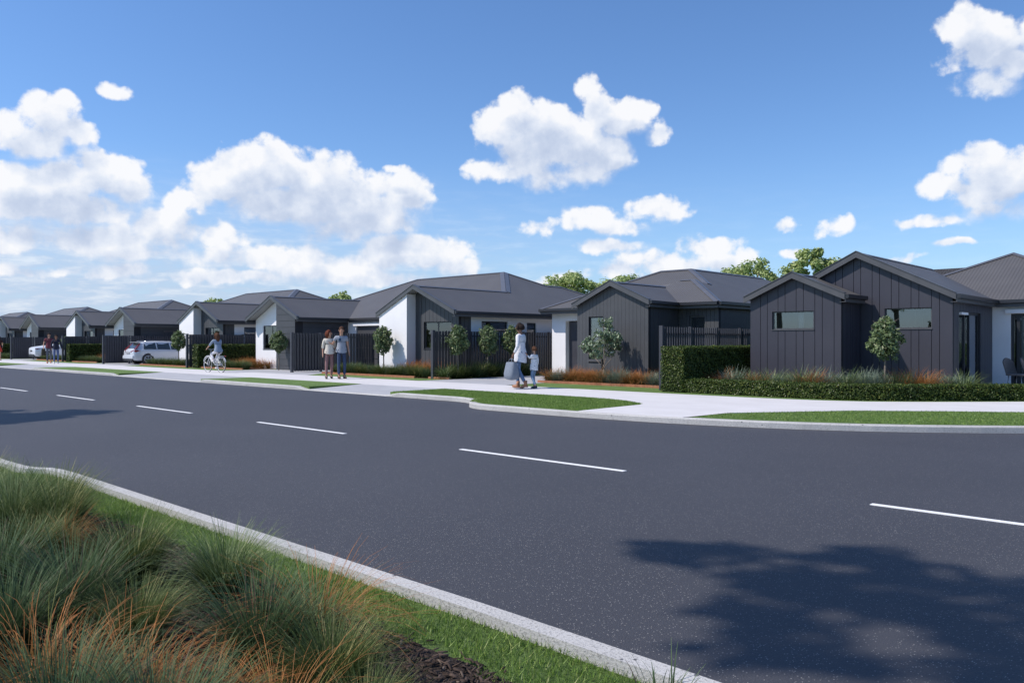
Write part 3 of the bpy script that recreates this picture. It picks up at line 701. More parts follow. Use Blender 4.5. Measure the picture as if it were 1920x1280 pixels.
    # garage door wall set back
    gd = (X(-31.9), X(-27.2), .0, 2.08)
    wall(h, white, 'Y', Y(23.0), -1, [(X(-32.54), 0), (X(-26.21), 0), (X(-26.21), 2.3), (X(-32.54), 2.3)], [gd])
    m = MB(); m.box(X(-32.1), X(-27.0), Y(22.93), Y(22.997), 2.09, 2.20); m.build('door_lintel', white, h, fix=True)
    m = MB()
    for i in range(4): m.box(gd[0] + .01, gd[1] - .01, Y(23.07), Y(23.11), .01 + i * .52, .51 + i * .52)
    m.build('garage_door', dark, h, fix=True)
    # weatherboard wing
    hb = frange(.2, 3.4, .3)
    wall(h, dark, 'Y', Y(20.05), -1, [(X(-34.19), 0), (X(-32.55), 0), (X(-32.55), zq(-32.55) - t), (X(-34.19), zq(-34.19) - t)], thick=.42, strips=('h', hb), gap=.012)
    wall(h, dark, 'X', X(-32.55), 1, [(Y(20.475), 0), (Y(22.99), 0), (Y(22.99), 2.32), (Y(20.475), 2.32)], [(Y(21.9), Y(22.8), .0, 2.0)], strips=('h', hb), gap=.012)
    m = MB(); m.box(X(-32.64), X(-32.60), Y(21.91), Y(22.79), .01, 1.99); dd = m.build('side_door', fencem, h, fix=True)
    m = MB(); m.box(X(-32.597), X(-32.575), Y(22.0), Y(22.12), .98, 1.01); m.build('handle', alum, dd, fix=True)
    gw = (X(-36.15), X(-34.6), .96, 2.12)
    wall(h, white, 'Y', Y(20.47), -1, [(X(-36.85), 0), (X(-34.19), 0), (X(-34.19), zq(-34.19) - t), (X(-34.65), 3.5 - t), (X(-36.85), zq(-36.85) - t)], [gw])
    window(h, 'Y', Y(20.47), -1, *gw, mull=(X(-35.35),), curt=[(X(-36.0), X(-35.5)), (X(-35.2), X(-34.8))])
    wall(h, white, 'X', X(-36.85), -1, [(Y(20.48), 0), (Y(22.9), 0), (Y(22.9), 2.4), (Y(20.48), 2.4)])
    wall(h, white, 'X', X(-37.95), -1, [(Y(22.9), 0), (Y(32.7), 0), (Y(32.7), 2.3), (Y(22.9), 2.3)])
    wall(h, white, 'Y', Y(33.6), 1, [(X(-37.9), 0), (X(-22), 0), (X(-22), 2.3), (X(-37.9), 2.3)])
    wall(h, white, 'Y', Y(22.97), -1, [(X(-37.95), 0), (X(-36.86), 0), (X(-36.86), 2.3), (X(-37.95), 2.3)])
    h.location = (GX - 18.4 * k, 20, 0)
    tag(h, ROW[k][0], 'house', 'houses in a row with matching gables')
    return h
for k in range(6): row_house(k)

# ------------------------------------------------------------------ dark house with gable and hipped roof (middle right)
def up(fs):
    for f in fs:
        n = (Vector(f[1]) - Vector(f[0])).cross(Vector(f[2]) - Vector(f[1]))
        if n.z < 0: f.reverse()
    return fs
h = empty('house', (-16, 22, 0)); o0 = Vector((16, -22, 0))
def T(p): return (p[0] + 16, p[1] - 22, p[2])
e2 = 2.58; Xc = -12.37; s1 = 2.05; sM = 3.35; XL = -20.4
zz = lambda s: e2 + K * s
gy = 21.0; gx = -15.31; gl, gr = -16.9, -13.82; gz = e2 + K * (gr - gx) * 1.0 + 0.03
gz = 3.26; YF = 22.7
ye = YF + (gz - e2) / K
bumpL = -14.95   # left end of the low front ridge
z1 = zz(s1); yv = YF + s1
main_f = 23.4
apx, apy, apz = Xc - sM, main_f + sM, zz(sM)
faces = [
    # gable slopes
    [(gx, gy, gz), (gr, gy, gz - K * (gr - gx)), (gr, YF, gz - K * (gr - gx)), (gx, ye, gz)],
    [(gx, gy, gz), (gx, ye, gz), (gl, YF + .0, gz - K * (gx - gl)), (gl, gy, gz - K * (gx - gl))],
    # front slope of the low hipped block
    [(gx, ye, gz), (bumpL, yv, z1), (Xc - s1, yv, z1), (Xc, YF, e2), (gr, YF, e2)],
    # right slope shared by both hips
    [(Xc, YF, e2), (Xc, 36, e2), (apx, 36 - sM, apz), (apx, apy, apz), (Xc - s1 + .35, yv + .35, z1 - K * .35), (Xc - s1, yv, z1)],
    # back of the low ridge
    [(bumpL, yv, z1), (bumpL - .35, yv + .35, z1 - K * .35), (Xc - s1 + .35, yv + .35, z1 - K * .35), (Xc - s1, yv, z1)],
    # main front slope
    [(apx, apy, apz), (Xc - s1 + .35, yv + .35, z1 - K * .35), (bumpL - .35, yv + .35, z1 - K * .35), (bumpL, yv, z1), (gx, ye, gz), (gl, main_f + .3, e2 + K * .3), (gl, main_f + .3, e2 + K * .3), (XL + .6, main_f + .6, e2 + K * .6), (XL + sM, apy, apz)],
    [(XL + sM, apy, apz), (XL, main_f, e2), (XL, 36, e2), (XL + sM, 36 - sM, apz)],
    [(XL + sM, apy, apz), (XL + sM, 36 - sM, apz), (apx, 36 - sM, apz), (apx, apy, apz)],
    [(XL, 36, e2), (Xc, 36, e2), (apx, 36 - sM, apz), (XL + sM, 36 - sM, apz)],
    [(XL, main_f, e2), (gl, main_f, e2), (gl, main_f + .3, e2 + K * .3), (XL + .6, main_f + .6, e2 + K * .6)],
]
faces[5] = [(apx, apy, apz), (Xc - s1 + .35, yv + .35, z1 - K * .35), (bumpL - .35, yv + .35, z1 - K * .35), (XL + .6, main_f + .6, e2 + K * .6), (XL + sM, apy, apz)]
faces.append([(bumpL - .35, yv + .35, z1 - K * .35), (bumpL, yv, z1), (gx, ye, gz), (gl, main_f + .3, e2 + K * .3), (XL + .6, main_f + .6, e2 + K * .6)])
fc = up([[T(p) for p in f] for f in faces])
roof(h, fc, [(T((gr, gy, gz - K * (gr - gx))), T((gr, YF, e2))), (T((gr, YF, e2)), T((Xc, YF, e2))), (T((Xc, YF, e2)), T((Xc, 36, e2))), (T((XL, main_f, e2)), T((gl, main_f, e2))), (T((XL, 36, e2)), T((XL, main_f, e2)))],
     [(T((gx, gy, gz)), T((gr, gy, gz - K * (gr - gx)))), (T((gl, gy, gz - K * (gx - gl))), T((gx, gy, gz)))],
     [(T((gx, gy, gz)), T((gx, ye, gz)), .11, NX, NXm), (T((Xc, YF, e2)), T((Xc - s1, yv, z1)), .13, NX, NYm), (T((Xc - s1, yv, z1)), T((bumpL, yv, z1)), .09, NYm, NY),
      (T((Xc - s1 + .35, yv + .35, z1 - K * .35)), T((apx, apy, apz)), .13, NX, NYm), (T((apx, apy, apz)), T((apx, 36 - sM, apz)), .13, NX, NXm), (T((XL + sM, apy, apz)), T((apx, apy, apz)), .13, NY, NYm), (T((XL, main_f, e2)), T((XL + sM, apy, apz)), .13, NXm, NYm)], soff=soffitd)
def gzf(x): return gz - K * abs(x - gx) - .10
xx = lambda x: x + 16
yy = lambda y: y - 22
gwn = [(xx(-16.3), xx(-15.7), .62, 2.15)]
gb = frange(xx(-16.7), xx(-13.9), .145)
wall(h, darkv, 'Y', yy(21.15), -1, [(xx(-16.78), 0), (xx(-13.95), 0), (xx(-13.95), gzf(-13.95)), (xx(gx), gzf(gx)), (xx(-16.78), gzf(-16.78))], gwn, strips=('v', gb), gap=.006)
window(h, 'Y', yy(21.15), -1, *gwn[0], mull=(), fm=frame)
m = MB(); m.box(xx(-16.28), xx(-15.72), yy(21.06), yy(21.149), .66, .74); m.box(xx(-16.27), xx(-15.73), yy(21.10), yy(21.149), .35, .61); m.build('window_box', fascia, h, fix=True)
wall(h, dark, 'X', xx(-13.95), 1, [(yy(21.292), 0), (yy(22.948), 0), (yy(22.948), 2.45), (yy(21.292), 2.45)], strips=('v', frange(yy(21.3), yy(22.9), .145)), gap=.007)
wall(h, dark, 'X', xx(-16.78), -1, [(yy(21.16), 0), (yy(23.5), 0), (yy(23.5), 2.6), (yy(21.16), 2.6)])
mw = [(xx(-13.55), xx(-12.98), .7, 2.16)]
wall(h, darkv, 'Y', yy(22.95), -1, [(xx(-13.94), 0), (xx(-12.5), 0), (xx(-12.5), 2.42), (xx(-13.94), 2.42)], mw, strips=('v', frange(xx(-13.8), xx(-12.5), .145)), gap=.007)
window(h, 'Y', yy(22.95), -1, *mw[0], blind=True, fm=fascia)
wall(h, dark, 'X', xx(-12.5), 1, [(yy(23.092), 0), (yy(35.6), 0), (yy(35.6), 2.42), (yy(23.092), 2.42)], strips=('v', frange(yy(23.1), yy(35.8), .145)), gap=.007)
dr = [(xx(-19.5), xx(-18.3), 0, 2.12)]
wall(h, white, 'Y', yy(23.85), -1, [(xx(-20.18), 0), (xx(-16.8), 0), (xx(-16.8), 2.42), (xx(-20.18), 2.42)], dr, thick=.3)
m = MB(); m.box(xx(-19.48), xx(-18.32), yy(24.06), yy(24.10), .01, 2.1); d_ = m.build('front_door', fencem, h, fix=True)
m = MB(); m.box(xx(-18.5), xx(-18.46), yy(24.0), yy(24.058), .7, 1.4); m.build('handle', alum, d_, fix=True)
wall(h, white, 'X', xx(-20.18), -1, [(yy(23.86), 0), (yy(35.8), 0), (yy(35.8), 2.42), (yy(23.86), 2.42)])
wall(h, dark, 'Y', yy(35.8), 1, [(xx(-20.1), 0), (xx(-12.5), 0), (xx(-12.5), 2.42), (xx(-20.1), 2.42)])
tag(h, 'dark grey clad house with one front gable, hipped roof and white entry wall', 'house')

# ------------------------------------------------------------------ large charcoal house with two gables (right)
h = empty('house', (-8, 22, 0))
def T(p): return (p[0] + 8, p[1] - 22, p[2])
xx = lambda x: x + 8
yy = lambda y: y - 22
sy0, sx_, szp = 20.8, -9.15, 3.15; sl_, sr_ = -10.55, -7.75; se = szp - K * 1.4
by, bx_, bzp = 22.2, -7.97, 3.73; KB = .50; bl, br = -10.42, -5.52; be = bzp - KB * 2.45
Ym = 26.3; yb = Ym + (bzp - be) / K
# hipped main roof behind
mxl, mxr, myb = -9.6, -2.0, 38; hw = (mxr - mxl) / 2
az_ = be + K * hw; axx = (mxl + mxr) / 2
faces = [
    [(sx_, sy0, szp), (sr_, sy0, se), (sr_, by + .01, se), (sx_, by + .01, szp)],
    [(sx_, sy0, szp), (sx_, by + .01, szp), (sl_, by + .01, se), (sl_, sy0, se)],
    [(bx_, by, bzp), (br, by, be), (br, Ym, be), (bx_, yb, bzp)],
    [(bx_, by, bzp), (bx_, yb, bzp), (bl, Ym, be), (bl, by, be)],
    [(br, Ym, be), (mxr, Ym, be), (axx, Ym + hw, az_), (mxl + (bzp - be) / K, yb, bzp), (bx_, yb, bzp)],
    [(mxr, Ym, be), (mxr, myb, be), (axx, myb - hw, az_), (axx, Ym + hw, az_)],
    [(mxl, Ym, be), (axx, Ym + hw, az_), (axx, myb - hw, az_), (mxl, myb, be)],
    [(mxl, myb, be), (mxr, myb, be), (axx, myb - hw, az_)],
    [(bx_, yb, bzp), (mxl + (bzp - be) / K, yb, bzp), (mxl, Ym, be), (bl, Ym, be)],
]
fc = up([[T(p) for p in f] for f in faces])
NBX = (KB, 0, 1); NBm = (-KB, 0, 1)
roof(h, fc, [(T((sr_, sy0, se)), T((sr_, by, se))), (T((br, by, be)), T((br, Ym, be))), (T((br, Ym, be)), T((mxr, Ym, be))), (T((mxr, Ym, be)), T((mxr, myb, be))), (T((bl, Ym, be)), T((bl, by, be)))],
     [(T((sx_, sy0, szp)), T((sr_, sy0, se))), (T((sl_, sy0, se)), T((sx_, sy0, szp))), (T((bx_, by, bzp)), T((br, by, be))), (T((bl, by, be)), T((bx_, by, bzp)))],
     [(T((sx_, sy0, szp)), T((sx_, by, szp)), .11, NX, NXm), (T((bx_, by, bzp)), T((bx_, yb, bzp)), .11, NBX, NBm), (T((mxl, Ym, be)), T((axx, Ym + hw, az_)), .12, NXm, NYm), (T((mxr, Ym, be)), T((axx, Ym + hw, az_)), .12, NX, NYm), (T((axx, Ym + hw, az_)), T((axx, myb - hw, az_)), .12, NX, NXm)], soff=soffitd)
zs = lambda x: szp - K * abs(x - sx_) - .10
zb = lambda x: bzp - KB * abs(x - bx_) - .10
def alt(a, b, p=(.355, .235)):
    r = []; i = 0
    while a < b: r.append(a); a += p[i % 2]; i += 1
    return r
sw = [(xx(-9.78), xx(-8.62), 1.65, 2.14)]
wall(h, plum, 'Y', yy(20.95), -1, [(xx(-10.42), 0), (xx(-7.9), 0), (xx(-7.9), zs(-7.9)), (xx(sx_), zs(sx_)), (xx(-10.42), zs(-10.42))], sw, strips=('v', alt(xx(-10.12), xx(-7.9), (.2, .31))), gap=.014)
window(h, 'Y', yy(20.95), -1, *sw[0], mull=(), fm=fascia, fr=.03, curt=[(xx(-9.12), xx(-8.98))])
wall(h, plum, 'X', xx(-7.9), 1, [(yy(21.092), 0), (yy(22.348), 0), (yy(22.348), 2.38), (yy(21.092), 2.38)], strips=('v', alt(yy(21.1), yy(22.3), (.2, .12))), gap=.014)
wall(h, plum, 'X', xx(-10.42), -1, [(yy(20.96), 0), (yy(22.34), 0), (yy(22.34), 2.38), (yy(20.96), 2.38)])
bw = [(xx(-7.28), xx(-6.12), 1.66, 2.2)]
wall(h, plum, 'Y', yy(22.35), -1, [(xx(-10.3), 0), (xx(-5.64), 0), (xx(-5.64), zb(-5.64)), (xx(bx_), zb(bx_)), (xx(-10.3), zb(-10.3))], bw, strips=('v', alt(xx(-10.05), xx(-5.64), (.19, .30))), gap=.014)
window(h, 'Y', yy(22.35), -1, *bw[0], mull=(), fm=fascia, fr=.03)
dd = [(yy(22.95), yy(25.15), 0.0, 2.1)]
wall(h, plum, 'X', xx(-5.64), 1, [(yy(22.492), 0), (yy(26.498), 0), (yy(26.498), 2.4), (yy(22.492), 2.4)], dd, strips=('v', alt(yy(22.5), yy(26.5), (.17, .12))), gap=.014)
window(h, 'X', xx(-5.64), 1, yy(22.95), yy(25.15), .03, 2.1, mull=(yy(23.7),), fm=frame, fr=.07, curt=[(yy(22.98), yy(23.35))], name='sliding_door')
m = MB(); m.box(xx(-5.66), xx(-5.58), yy(22.97), yy(23.62), 2.02, 2.08); m.build('door_head', white, h, fix=True)
wd = [(xx(-5.18), xx(-3.3), 0, 2.12)]
wall(h, white, 'Y', yy(26.5), -1, [(xx(-5.78), 0), (xx(-2.2), 0), (xx(-2.2), 2.4), (xx(-5.78), 2.4)], wd)
window(h, 'Y', yy(26.5), -1, xx(-5.18), xx(-3.3), .03, 2.12, mull=(xx(-5.0), xx(-4.3)), fm=frame, fr=.08, curt=[(xx(-4.95), xx(-4.75))], name='sliding_door')
m = MB(); m.box(xx(-5.3), xx(-3.1), yy(26.40), yy(26.497), 2.13, 2.24); m.build('door_lintel', white, h, fix=True)
wall(h, white, 'X', xx(-2.2), 1, [(yy(26.51), 0), (yy(37.8), 0), (yy(37.8), 2.4), (yy(26.51), 2.4)])
wall(h, plum, 'X', xx(-9.5), -1, [(yy(26.4), 0), (yy(37.8), 0), (yy(37.8), 2.4), (yy(26.4), 2.4)])
tag(h, 'charcoal panelled house with a small and a large gable at the right edge', 'house')

# ------------------------------------------------------------------ fences
def fence(p, q, label, posts=1.55, h_=1.72, slot=.135, wb=.085, double=True):
    p, q = Vector((*p, 0)), Vector((*q, 0)); L_ = (q - p).length; d = (q - p).normalized()
    f = empty('batten_fence', tuple(p), math.atan2(d.y, d.x))
    n = max(1, round(L_ / posts)); step = L_ / n
    for i in range(n + 1):
        x = min(i * step, L_ - .04); m = MB(); hw_ = .055 if i == 0 else .045
        m.box(x - hw_, x + hw_, -hw_, hw_, 0, h_ + (.015 if i == 0 else 0)); m.build('post', fencem, f, fix=True)
    for i in range(n):
        a, b = i * step + .06, (i + 1) * step - .06
        for zr_ in (.22, h_ - .22):
            m = MB(); m.box(a, b, -.016, .016, zr_, zr_ + .05); m.build('rail', fencem, f, fix=True)
        m = MB(); k_ = int((b - a) / slot); s_ = (b - a) / k_
        for j in range(k_):
            c = a + (j + .5) * s_; m.box(c - wb / 2, c + wb / 2, -.045, -.018, .05, h_ - .02)
            if double:
                c += s_ / 2; m.box(c - wb / 2, min(c + wb / 2, b), .018, .04, .05, h_ - .02)
        m.build('batten_panel', fencem, f, fix=True)
    tag(f, label, 'fence', 'dark vertical batten fences')
fence((-30.35, 18.55), (-30.35, 22.9), 'dark batten fence behind the standing couple', 1.5)
for k, lb in ((1, 'dark batten fence panel left of the silver wagon'), (2, 'dark batten fence left of the white car, behind the two men'), (3, 'farthest dark batten fence at the left edge')):
    fence((-32.1 - 18.4 * k, 18.1), (-32.1 - 18.4 * k, 24.1), lb)
fence((-21.4, 18.75), (-21.4, 33.0), 'dark batten fence behind the three round trees and the mother')
for k, lb in ((1, 'dark batten fence behind the hedge and the cyclist'), (2, 'dark batten fence behind the hedge right of the two men'), (3, 'dark batten fence behind the leftmost hedge')):
    fence((-21.4 - 18.4 * k, 18.3), (-21.4 - 18.4 * k, 32.0), lb)
fence((-11.8, 18.55), (-11.8, 26.0), 'dark open batten fence above the big clipped hedge', 1.52, 1.74, .115, .038, False)

import numpy as np
rng = np.random.default_rng(7)
rnd = random.Random(11)
def mesh_np(name, V, F, m, parent=None, smooth=False):
    """V (n,3) and F (k,4) or (k,3) arrays -> one mesh object"""
    me = bpy.data.meshes.new(name); V = np.asarray(V, np.float32); F = np.asarray(F, np.int32); c = F.shape[1]
    me.vertices.add(len(V)); me.vertices.foreach_set('co', V.ravel())
    me.loops.add(F.size); me.loops.foreach_set('vertex_index', F.ravel())
    me.polygons.add(len(F)); me.polygons.foreach_set('loop_start', np.arange(0, F.size, c, dtype=np.int32))
    if smooth: me.polygons.foreach_set('use_smooth', np.ones(len(F), bool))
    me.materials.append(m); me.update(calc_edges=True); me.validate()
    o = bpy.data.objects.new(name, me); COL.objects.link(o)
    if parent: o.parent = parent
    return o
def leaf_cards(C, N, size, aspect=1.7, jit=.35):
    """small pointed leaves (4-gons) at centres C roughly facing N"""
    n = len(C); N = N / np.linalg.norm(N, axis=1, keepdims=True)
    N = N + rng.normal(0, jit, (n, 3)); N /= np.linalg.norm(N, axis=1, keepdims=True)
    A = rng.normal(0, 1, (n, 3)); A -= (A * N).sum(1, keepdims=True) * N; A /= np.linalg.norm(A, axis=1, keepdims=True)
    B = np.cross(N, A); s = (size * rng.uniform(.6, 1.25, n))[:, None]
    a = A * s * .5 * aspect; b = B * s * .5
    V = np.stack([C - a, C + b * .9 - a * .1, C + a, C - b * .9 - a * .1], 1).reshape(-1, 3)
    return V, np.arange(4 * n).reshape(-1, 4)
def blades(n, rad, L, wdt, spread, droop, seg=5, lean=(0, 0)):
    """arching grass blades from a tuft; returns V,F"""
    th = rng.uniform(0, 2 * np.pi, n); r0 = rad * np.sqrt(rng.uniform(0, 1, n))
    tilt = np.clip(np.abs(rng.normal(0, spread, n)) + .05 + .35 * r0 / max(rad, 1e-3) * spread, .03, 1.35)
    ph = th + rng.normal(0, .5, n)
    ln = L * rng.uniform(.55, 1.12, n); dr = droop * rng.uniform(.4, 1.6, n)
    base = np.stack([r0 * np.cos(th), r0 * np.sin(th), np.zeros(n)], 1)
    hd = np.stack([np.cos(ph) + lean[0], np.sin(ph) + lean[1], np.zeros(n)], 1)
    sd = np.stack([-np.sin(ph), np.cos(ph), np.zeros(n)], 1)
    tw = rng.uniform(-.8, .8, n)[:, None]
    sd = sd * np.cos(tw) + hd * np.sin(tw) * .7
    cur = base; ang = tilt.copy(); rows = []
    for k in range(seg + 1):
        t = k / seg; w_ = wdt * (1 - t ** 1.6) * .5 + .0006
        rows.append(np.stack([cur - sd * w_, cur + sd * w_], 1))
        st = (ln / seg)[:, None]
        cur = cur + hd * np.sin(ang)[:, None] * st + np.array([0, 0, 1]) * np.cos(ang)[:, None] * st
        ang = np.minimum(ang + dr / seg * (1 + t), 2.3)
    V = np.stack(rows, 1)                     # n, seg+1, 2, 3
    V = V.reshape(n, (seg + 1) * 2, 3); F = []
    for k in range(seg):
        a = 2 * k; F.append([a, a + 1, a + 3, a + 2])
    F = (np.array(F)[None] + (np.arange(n) * (seg + 1) * 2)[:, None, None]).reshape(-1, 4)
    blades.tip = np.tile(np.repeat(np.arange(seg + 1) / seg, 2), n).astype(np.float32)
    return V.reshape(-1, 3), F

# ------------------------------------------------------------------ tussock grasses
protos = {}
def tussock_mesh(kind, far):
    key = (kind, far)
    if key in protos: return protos[key]
    out = []
    for v in range(3 if not far else 2):
        if not far:
            prm = {'g': (1700, .13, .64, .0042, .36, .62), 'p': (1300, .13, .64, .0046, .38, .75), 'r': (480, .11, .68, .0042, .62, 1.15), 't': (900, .12, .66, .0068, .34, .6)}[kind]
        else:
            prm = {'g': (520, .15, .60, .012, .42, .8), 'p': (520, .15, .60, .012, .46, .9), 'r': (520, .14, .62, .011, .52, 1.0), 'b': (560, .14, .56, .013, .55, .7), 't': (480, .14, .54, .014, .45, .6)}[kind]
        V, F = blades(*prm, seg=5 if not far else 4)
        me = mesh_np('grass_tussock', V, F, {'g': tus_g, 'p': tus_p, 'r': tus_r, 't': tus_t, 'b': tus_b}[kind])
        data = me.data; ta = data.attributes.new('tip', 'FLOAT', 'POINT'); ta.data.foreach_set('value', blades.tip)
        bpy.data.objects.remove(me); out.append(data)
    protos[key] = out
    return out
KN = {'g': 'dark green', 'p': 'pale green', 'r': 'rust coloured', 't': 'blue green', 'b': 'silver blue'}
def tussock(x, y, z, kind, s=1.0, far=False, label=None, group=None):
    me = rnd.choice(tussock_mesh(kind, far))
    o = bpy.data.objects.new('grass_tussock', me); COL.objects.link(o)
    o.location = (x, y, z); o.rotation_euler = (0, 0, rnd.uniform(0, 6.28)); o.scale = (s * rnd.uniform(.95, 1.05), s * rnd.uniform(.95, 1.05), s)
    tag(o, label, 'tussock', group)
    return o
near = [
 (-6.9, 1.8, 'p', .78, 'pale green tussock at the upper left corner of the bed against the kerb'),
 (-6.0, 1.85, 'g', .74, 'dark green tussock in the upper left, tips crossing the kerb bend'),
 (-7.7, 1.75, 'g', .8, 'dark green tussock farthest back in the left corner of the bed'),
 (-6.23, 1.65, 'p', 0.86, 'pale green tussock at the left edge beside the bend of the near kerb'),
 (-6.49, 1.99, 'g', 0.8, 'green tussock reaching up in front of the bend of the near kerb'),
 (-6.96, 1.55, 'p', 0.86, 'pale green tussock farthest back at the left edge'),
 (-5.49, 1.73, 'r', 0.62, 'low rust coloured tussock behind the dark round one, upper left of the bed'),
 (-5.43, 1.54, 'g', 0.6, 'small green tussock between the pale ones and the low rust one'),
 (-4.83, 1.21, 't', 0.8, 'blue green tussock at the left edge behind the big teal one'),
 (-4.56, 1.78, 'g', 0.84, 'dense dark green round tussock in the middle of the bed by bare mulch'),
 (-4.16, 1.35, 't', 0.84, 'big blue green tussock left of the dark round one'),
 (-3.91, 1.01, 't', 0.8, 'blue green tussock at the left edge, second from the bottom'),
 (-3.62, 1.44, 'g', 0.62, 'green tussock in front of the dark round one'),
 (-4.0, 2.05, 'p', 0.8, 'tall green tussock whose tips cross the near kerb'),
 (-3.02, 1.69, 't', 0.84, 'broad bladed blue green tussock in the centre of the foreground'),
 (-3.29, 0.95, 'r', 0.86, 'rust coloured tussock arching over the lower left corner of the bed'),
 (-2.88, 1.11, 'r', 0.8, 'copper tussock right of the lower left corner'),
 (-3.08, 2.0, 'r', .84, 'wide rust coloured tussock leaning over the lawn towards the kerb'),
 (-2.55, 1.73, 'g', 0.66, 'dark green tussock at the bottom beside the bare mulch'),
 (-3.0, 1.86, 'p', 0.55, 'small pale tussock between the broad bladed and the wide rust one'),
 (-2.65, 1.3, 'r', 0.62, 'copper tussock at the bottom edge under the broad bladed one'),
 (-2.75, 0.85, 't', 0.86, 'dark bladed blue green tussock in the bottom left corner'),
 (-2.44, 1.02, 't', 0.8, 'blue green tussock at the bottom edge'),
 (-2.31, 1.36, 'r', 0.74, 'copper tussock at the bottom edge right of the centre'),
 (-2.19, 1.61, 'g', 0.5, 'low green tussock cut by the bottom edge near the mulch'),
]
for x, y, k_, s_, lb in near: tussock(x, y, ZN, k_, s_ * (.95 if x < -5 else .83 if k_ != 'r' else .92), False, lb, 'foreground tussock grasses')
# a few dark blades rising at the foot of the near kerb
V, F = blades(34, .09, .20, .006, .22, .5)
o = mesh_np('grass_tuft', V, F, tus_t); ta = o.data.attributes.new('tip', 'FLOAT', 'POINT'); ta.data.foreach_set('value', blades.tip); o.location = (-1.62, 2.55, ZN); tag(o, 'thin dark grass tuft at the bottom edge in front of the kerb', 'grass tuft')

def row(pts, kinds, s, label, group, jit=.06):
    for i, (x, y) in enumerate(pts):
        k_ = kinds[i % len(kinds)]
        tussock(x + rnd.uniform(-jit, jit), y + rnd.uniform(-jit, jit), .012, k_, s * rnd.uniform(.88, 1.1), True, KN[k_] + ' ' + label, group)
def lin(p, q, n): return [(p[0] + (q[0] - p[0]) * i / (n - 1), p[1] + (q[1] - p[1]) * i / (n - 1)) for i in range(n)]
# bed below the middle dark house
row(lin((-16.7, 19.78), (-12.0, 19.66), 13), 'rbrrrrbbrrbbr', .98, 'tussock in the front row between driveway and clipped hedge', 'tussocks below the house with the pale shrub tree')
row(lin((-16.3, 20.4), (-12.1, 20.3), 8), 'rrbrrbrr', .95, 'tussock in the back row against the dark gable wall', 'tussocks against the wall behind the pale shrub tree')
# bed along the house on the right
row(lin((-10.45, 19.3), (-8.0, 19.4), 8), 'rbprpbpr', 1.2, 'tussock under the small gable of the charcoal house', 'tussocks under the small gable')
row(lin((-7.7, 19.7), (-5.0, 20.75), 9), 'bpbbtrrbp', 1.25, 'tussock under the large gable of the charcoal house', 'tussocks under the large gable')
row(lin((-7.5, 20.4), (-5.4, 21.2), 6), 'bbtbpb', 1.15, 'tussock behind the low hedge against the large gable wall', 'tussocks against the large gable wall')
# row at the foot of the white gable wall and the fence with round trees
row(lin((-28.2, 19.3), (-22.1, 19.05), 17), 'gtg', .92, 'tussock in the long row below the white gable wall', 'tussocks below the white gable wall')
row(lin((-24.0, 19.75), (-22.0, 19.75), 5), 'r', 1.25, 'tall tussock between the white gable wall and the fence end', 'rust tussocks by the white gable wall')
row(lin((-20.95, 18.95), (-21.0, 23.2), 10), 'pgg', 1.15, 'tussock along the foot of the fence with the round trees', 'tussocks below the round trees')
for k in (1, 2, 3, 4):
    d = -18.4 * k
    wh = {1: 'below the silver wagon', 2: 'below the white car and the two men', 3: 'at the left edge far down the row', 4: 'far beyond the left fences'}[k]
    row(lin((-28.2 + d, 19.2), (-22.2 + d, 19.05), 12), 'gtg', .88, 'tussock in the row ' + wh, 'tussocks ' + wh)
for k in (1, 2, 3):
    d = -18.4 * k
    wh = {1: 'under the hedge behind the cyclist', 2: 'under the hedge right of the two men', 3: 'under the leftmost hedge'}[k]
    row(lin((-20.7 + d, 19.0), (-16.9 + d, 19.05), 9), 'tg', .88, 'tussock ' + wh, 'tussocks ' + wh)
    row(lin((-19.9 + d, 20.2), (-16.2 + d, 20.75), 8), 'r', 1.05, 'tussock ' + {1: 'in front of the white wall with the tall window', 2: 'beside the second hedge', 3: 'beside the leftmost hedge'}[k], 'rust tussocks ' + wh)

# ------------------------------------------------------------------ lawn blades and bark chips near the camera
def lawn(n, xy, z, h0, wd, name, label):
    x, y = xy; n = len(x); a = rng.uniform(0, 2 * np.pi, n); hh = h0 * rng.uniform(.5, 1.3, n); w_ = wd * rng.uniform(.7, 1.3, n)
    dx, dy = np.cos(a), np.sin(a); l = rng.normal(0, .5, n) * hh; l2 = rng.normal(0, .5, n) * hh
    b = np.stack([x, y, np.full(n, z)], 1)
    V = np.stack([b - np.stack([dx * w_, dy * w_, 0 * x], 1), b + np.stack([dx * w_, dy * w_, 0 * x], 1), b + np.stack([l, l2, hh], 1)], 1).reshape(-1, 3)
    o = mesh_np(name, V, np.arange(3 * n).reshape(-1, 3), blade); tag(o, label, 'grass', kind='stuff'); return o
n = 150000
x = -11 + 10.4 * (1 - rng.uniform(0, 1, n) ** 1.0); y = rng.uniform(.6, 2.715, n)
bx_p = np.array([p[0] for p in bedline[:11]]); by_p = np.array([p[1] for p in bedline[:11]])
edge = np.interp(x, bx_p, by_p)
edge += .05 * np.sin(x * 9) + .03 * np.sin(x * 23)
keep = (y > edge) & ((x > -9.3) | (y < 2.5))
x, y = x[keep], y[keep]
lawn(0, (x, y), ZN, .034, .0022, 'grass', 'short green lawn grass along the near kerb')
n = 90000; x = rng.uniform(-16.5, -9.4, n); y = rng.uniform(11.85, 14.88, n)
kx = np.array([-16.6, -13.9, -13.1, -12.6, -11.8, -9.4]); ky = np.array([13.04, 13.02, 12.75, 12.1, 11.86, 11.84])
keep = (y > np.interp(x, kx, ky)) & ((x < -11.4) | (y < 14.86 - (x + 11.4) ** 2 * .2))
lawn(0, (x[keep], y[keep]), .006, .022, .004, 'grass', 'short grass of the verge with the rounded end')
x = rng.uniform(-7.1, .2, n); y = rng.uniform(12.1, 19.5, n)
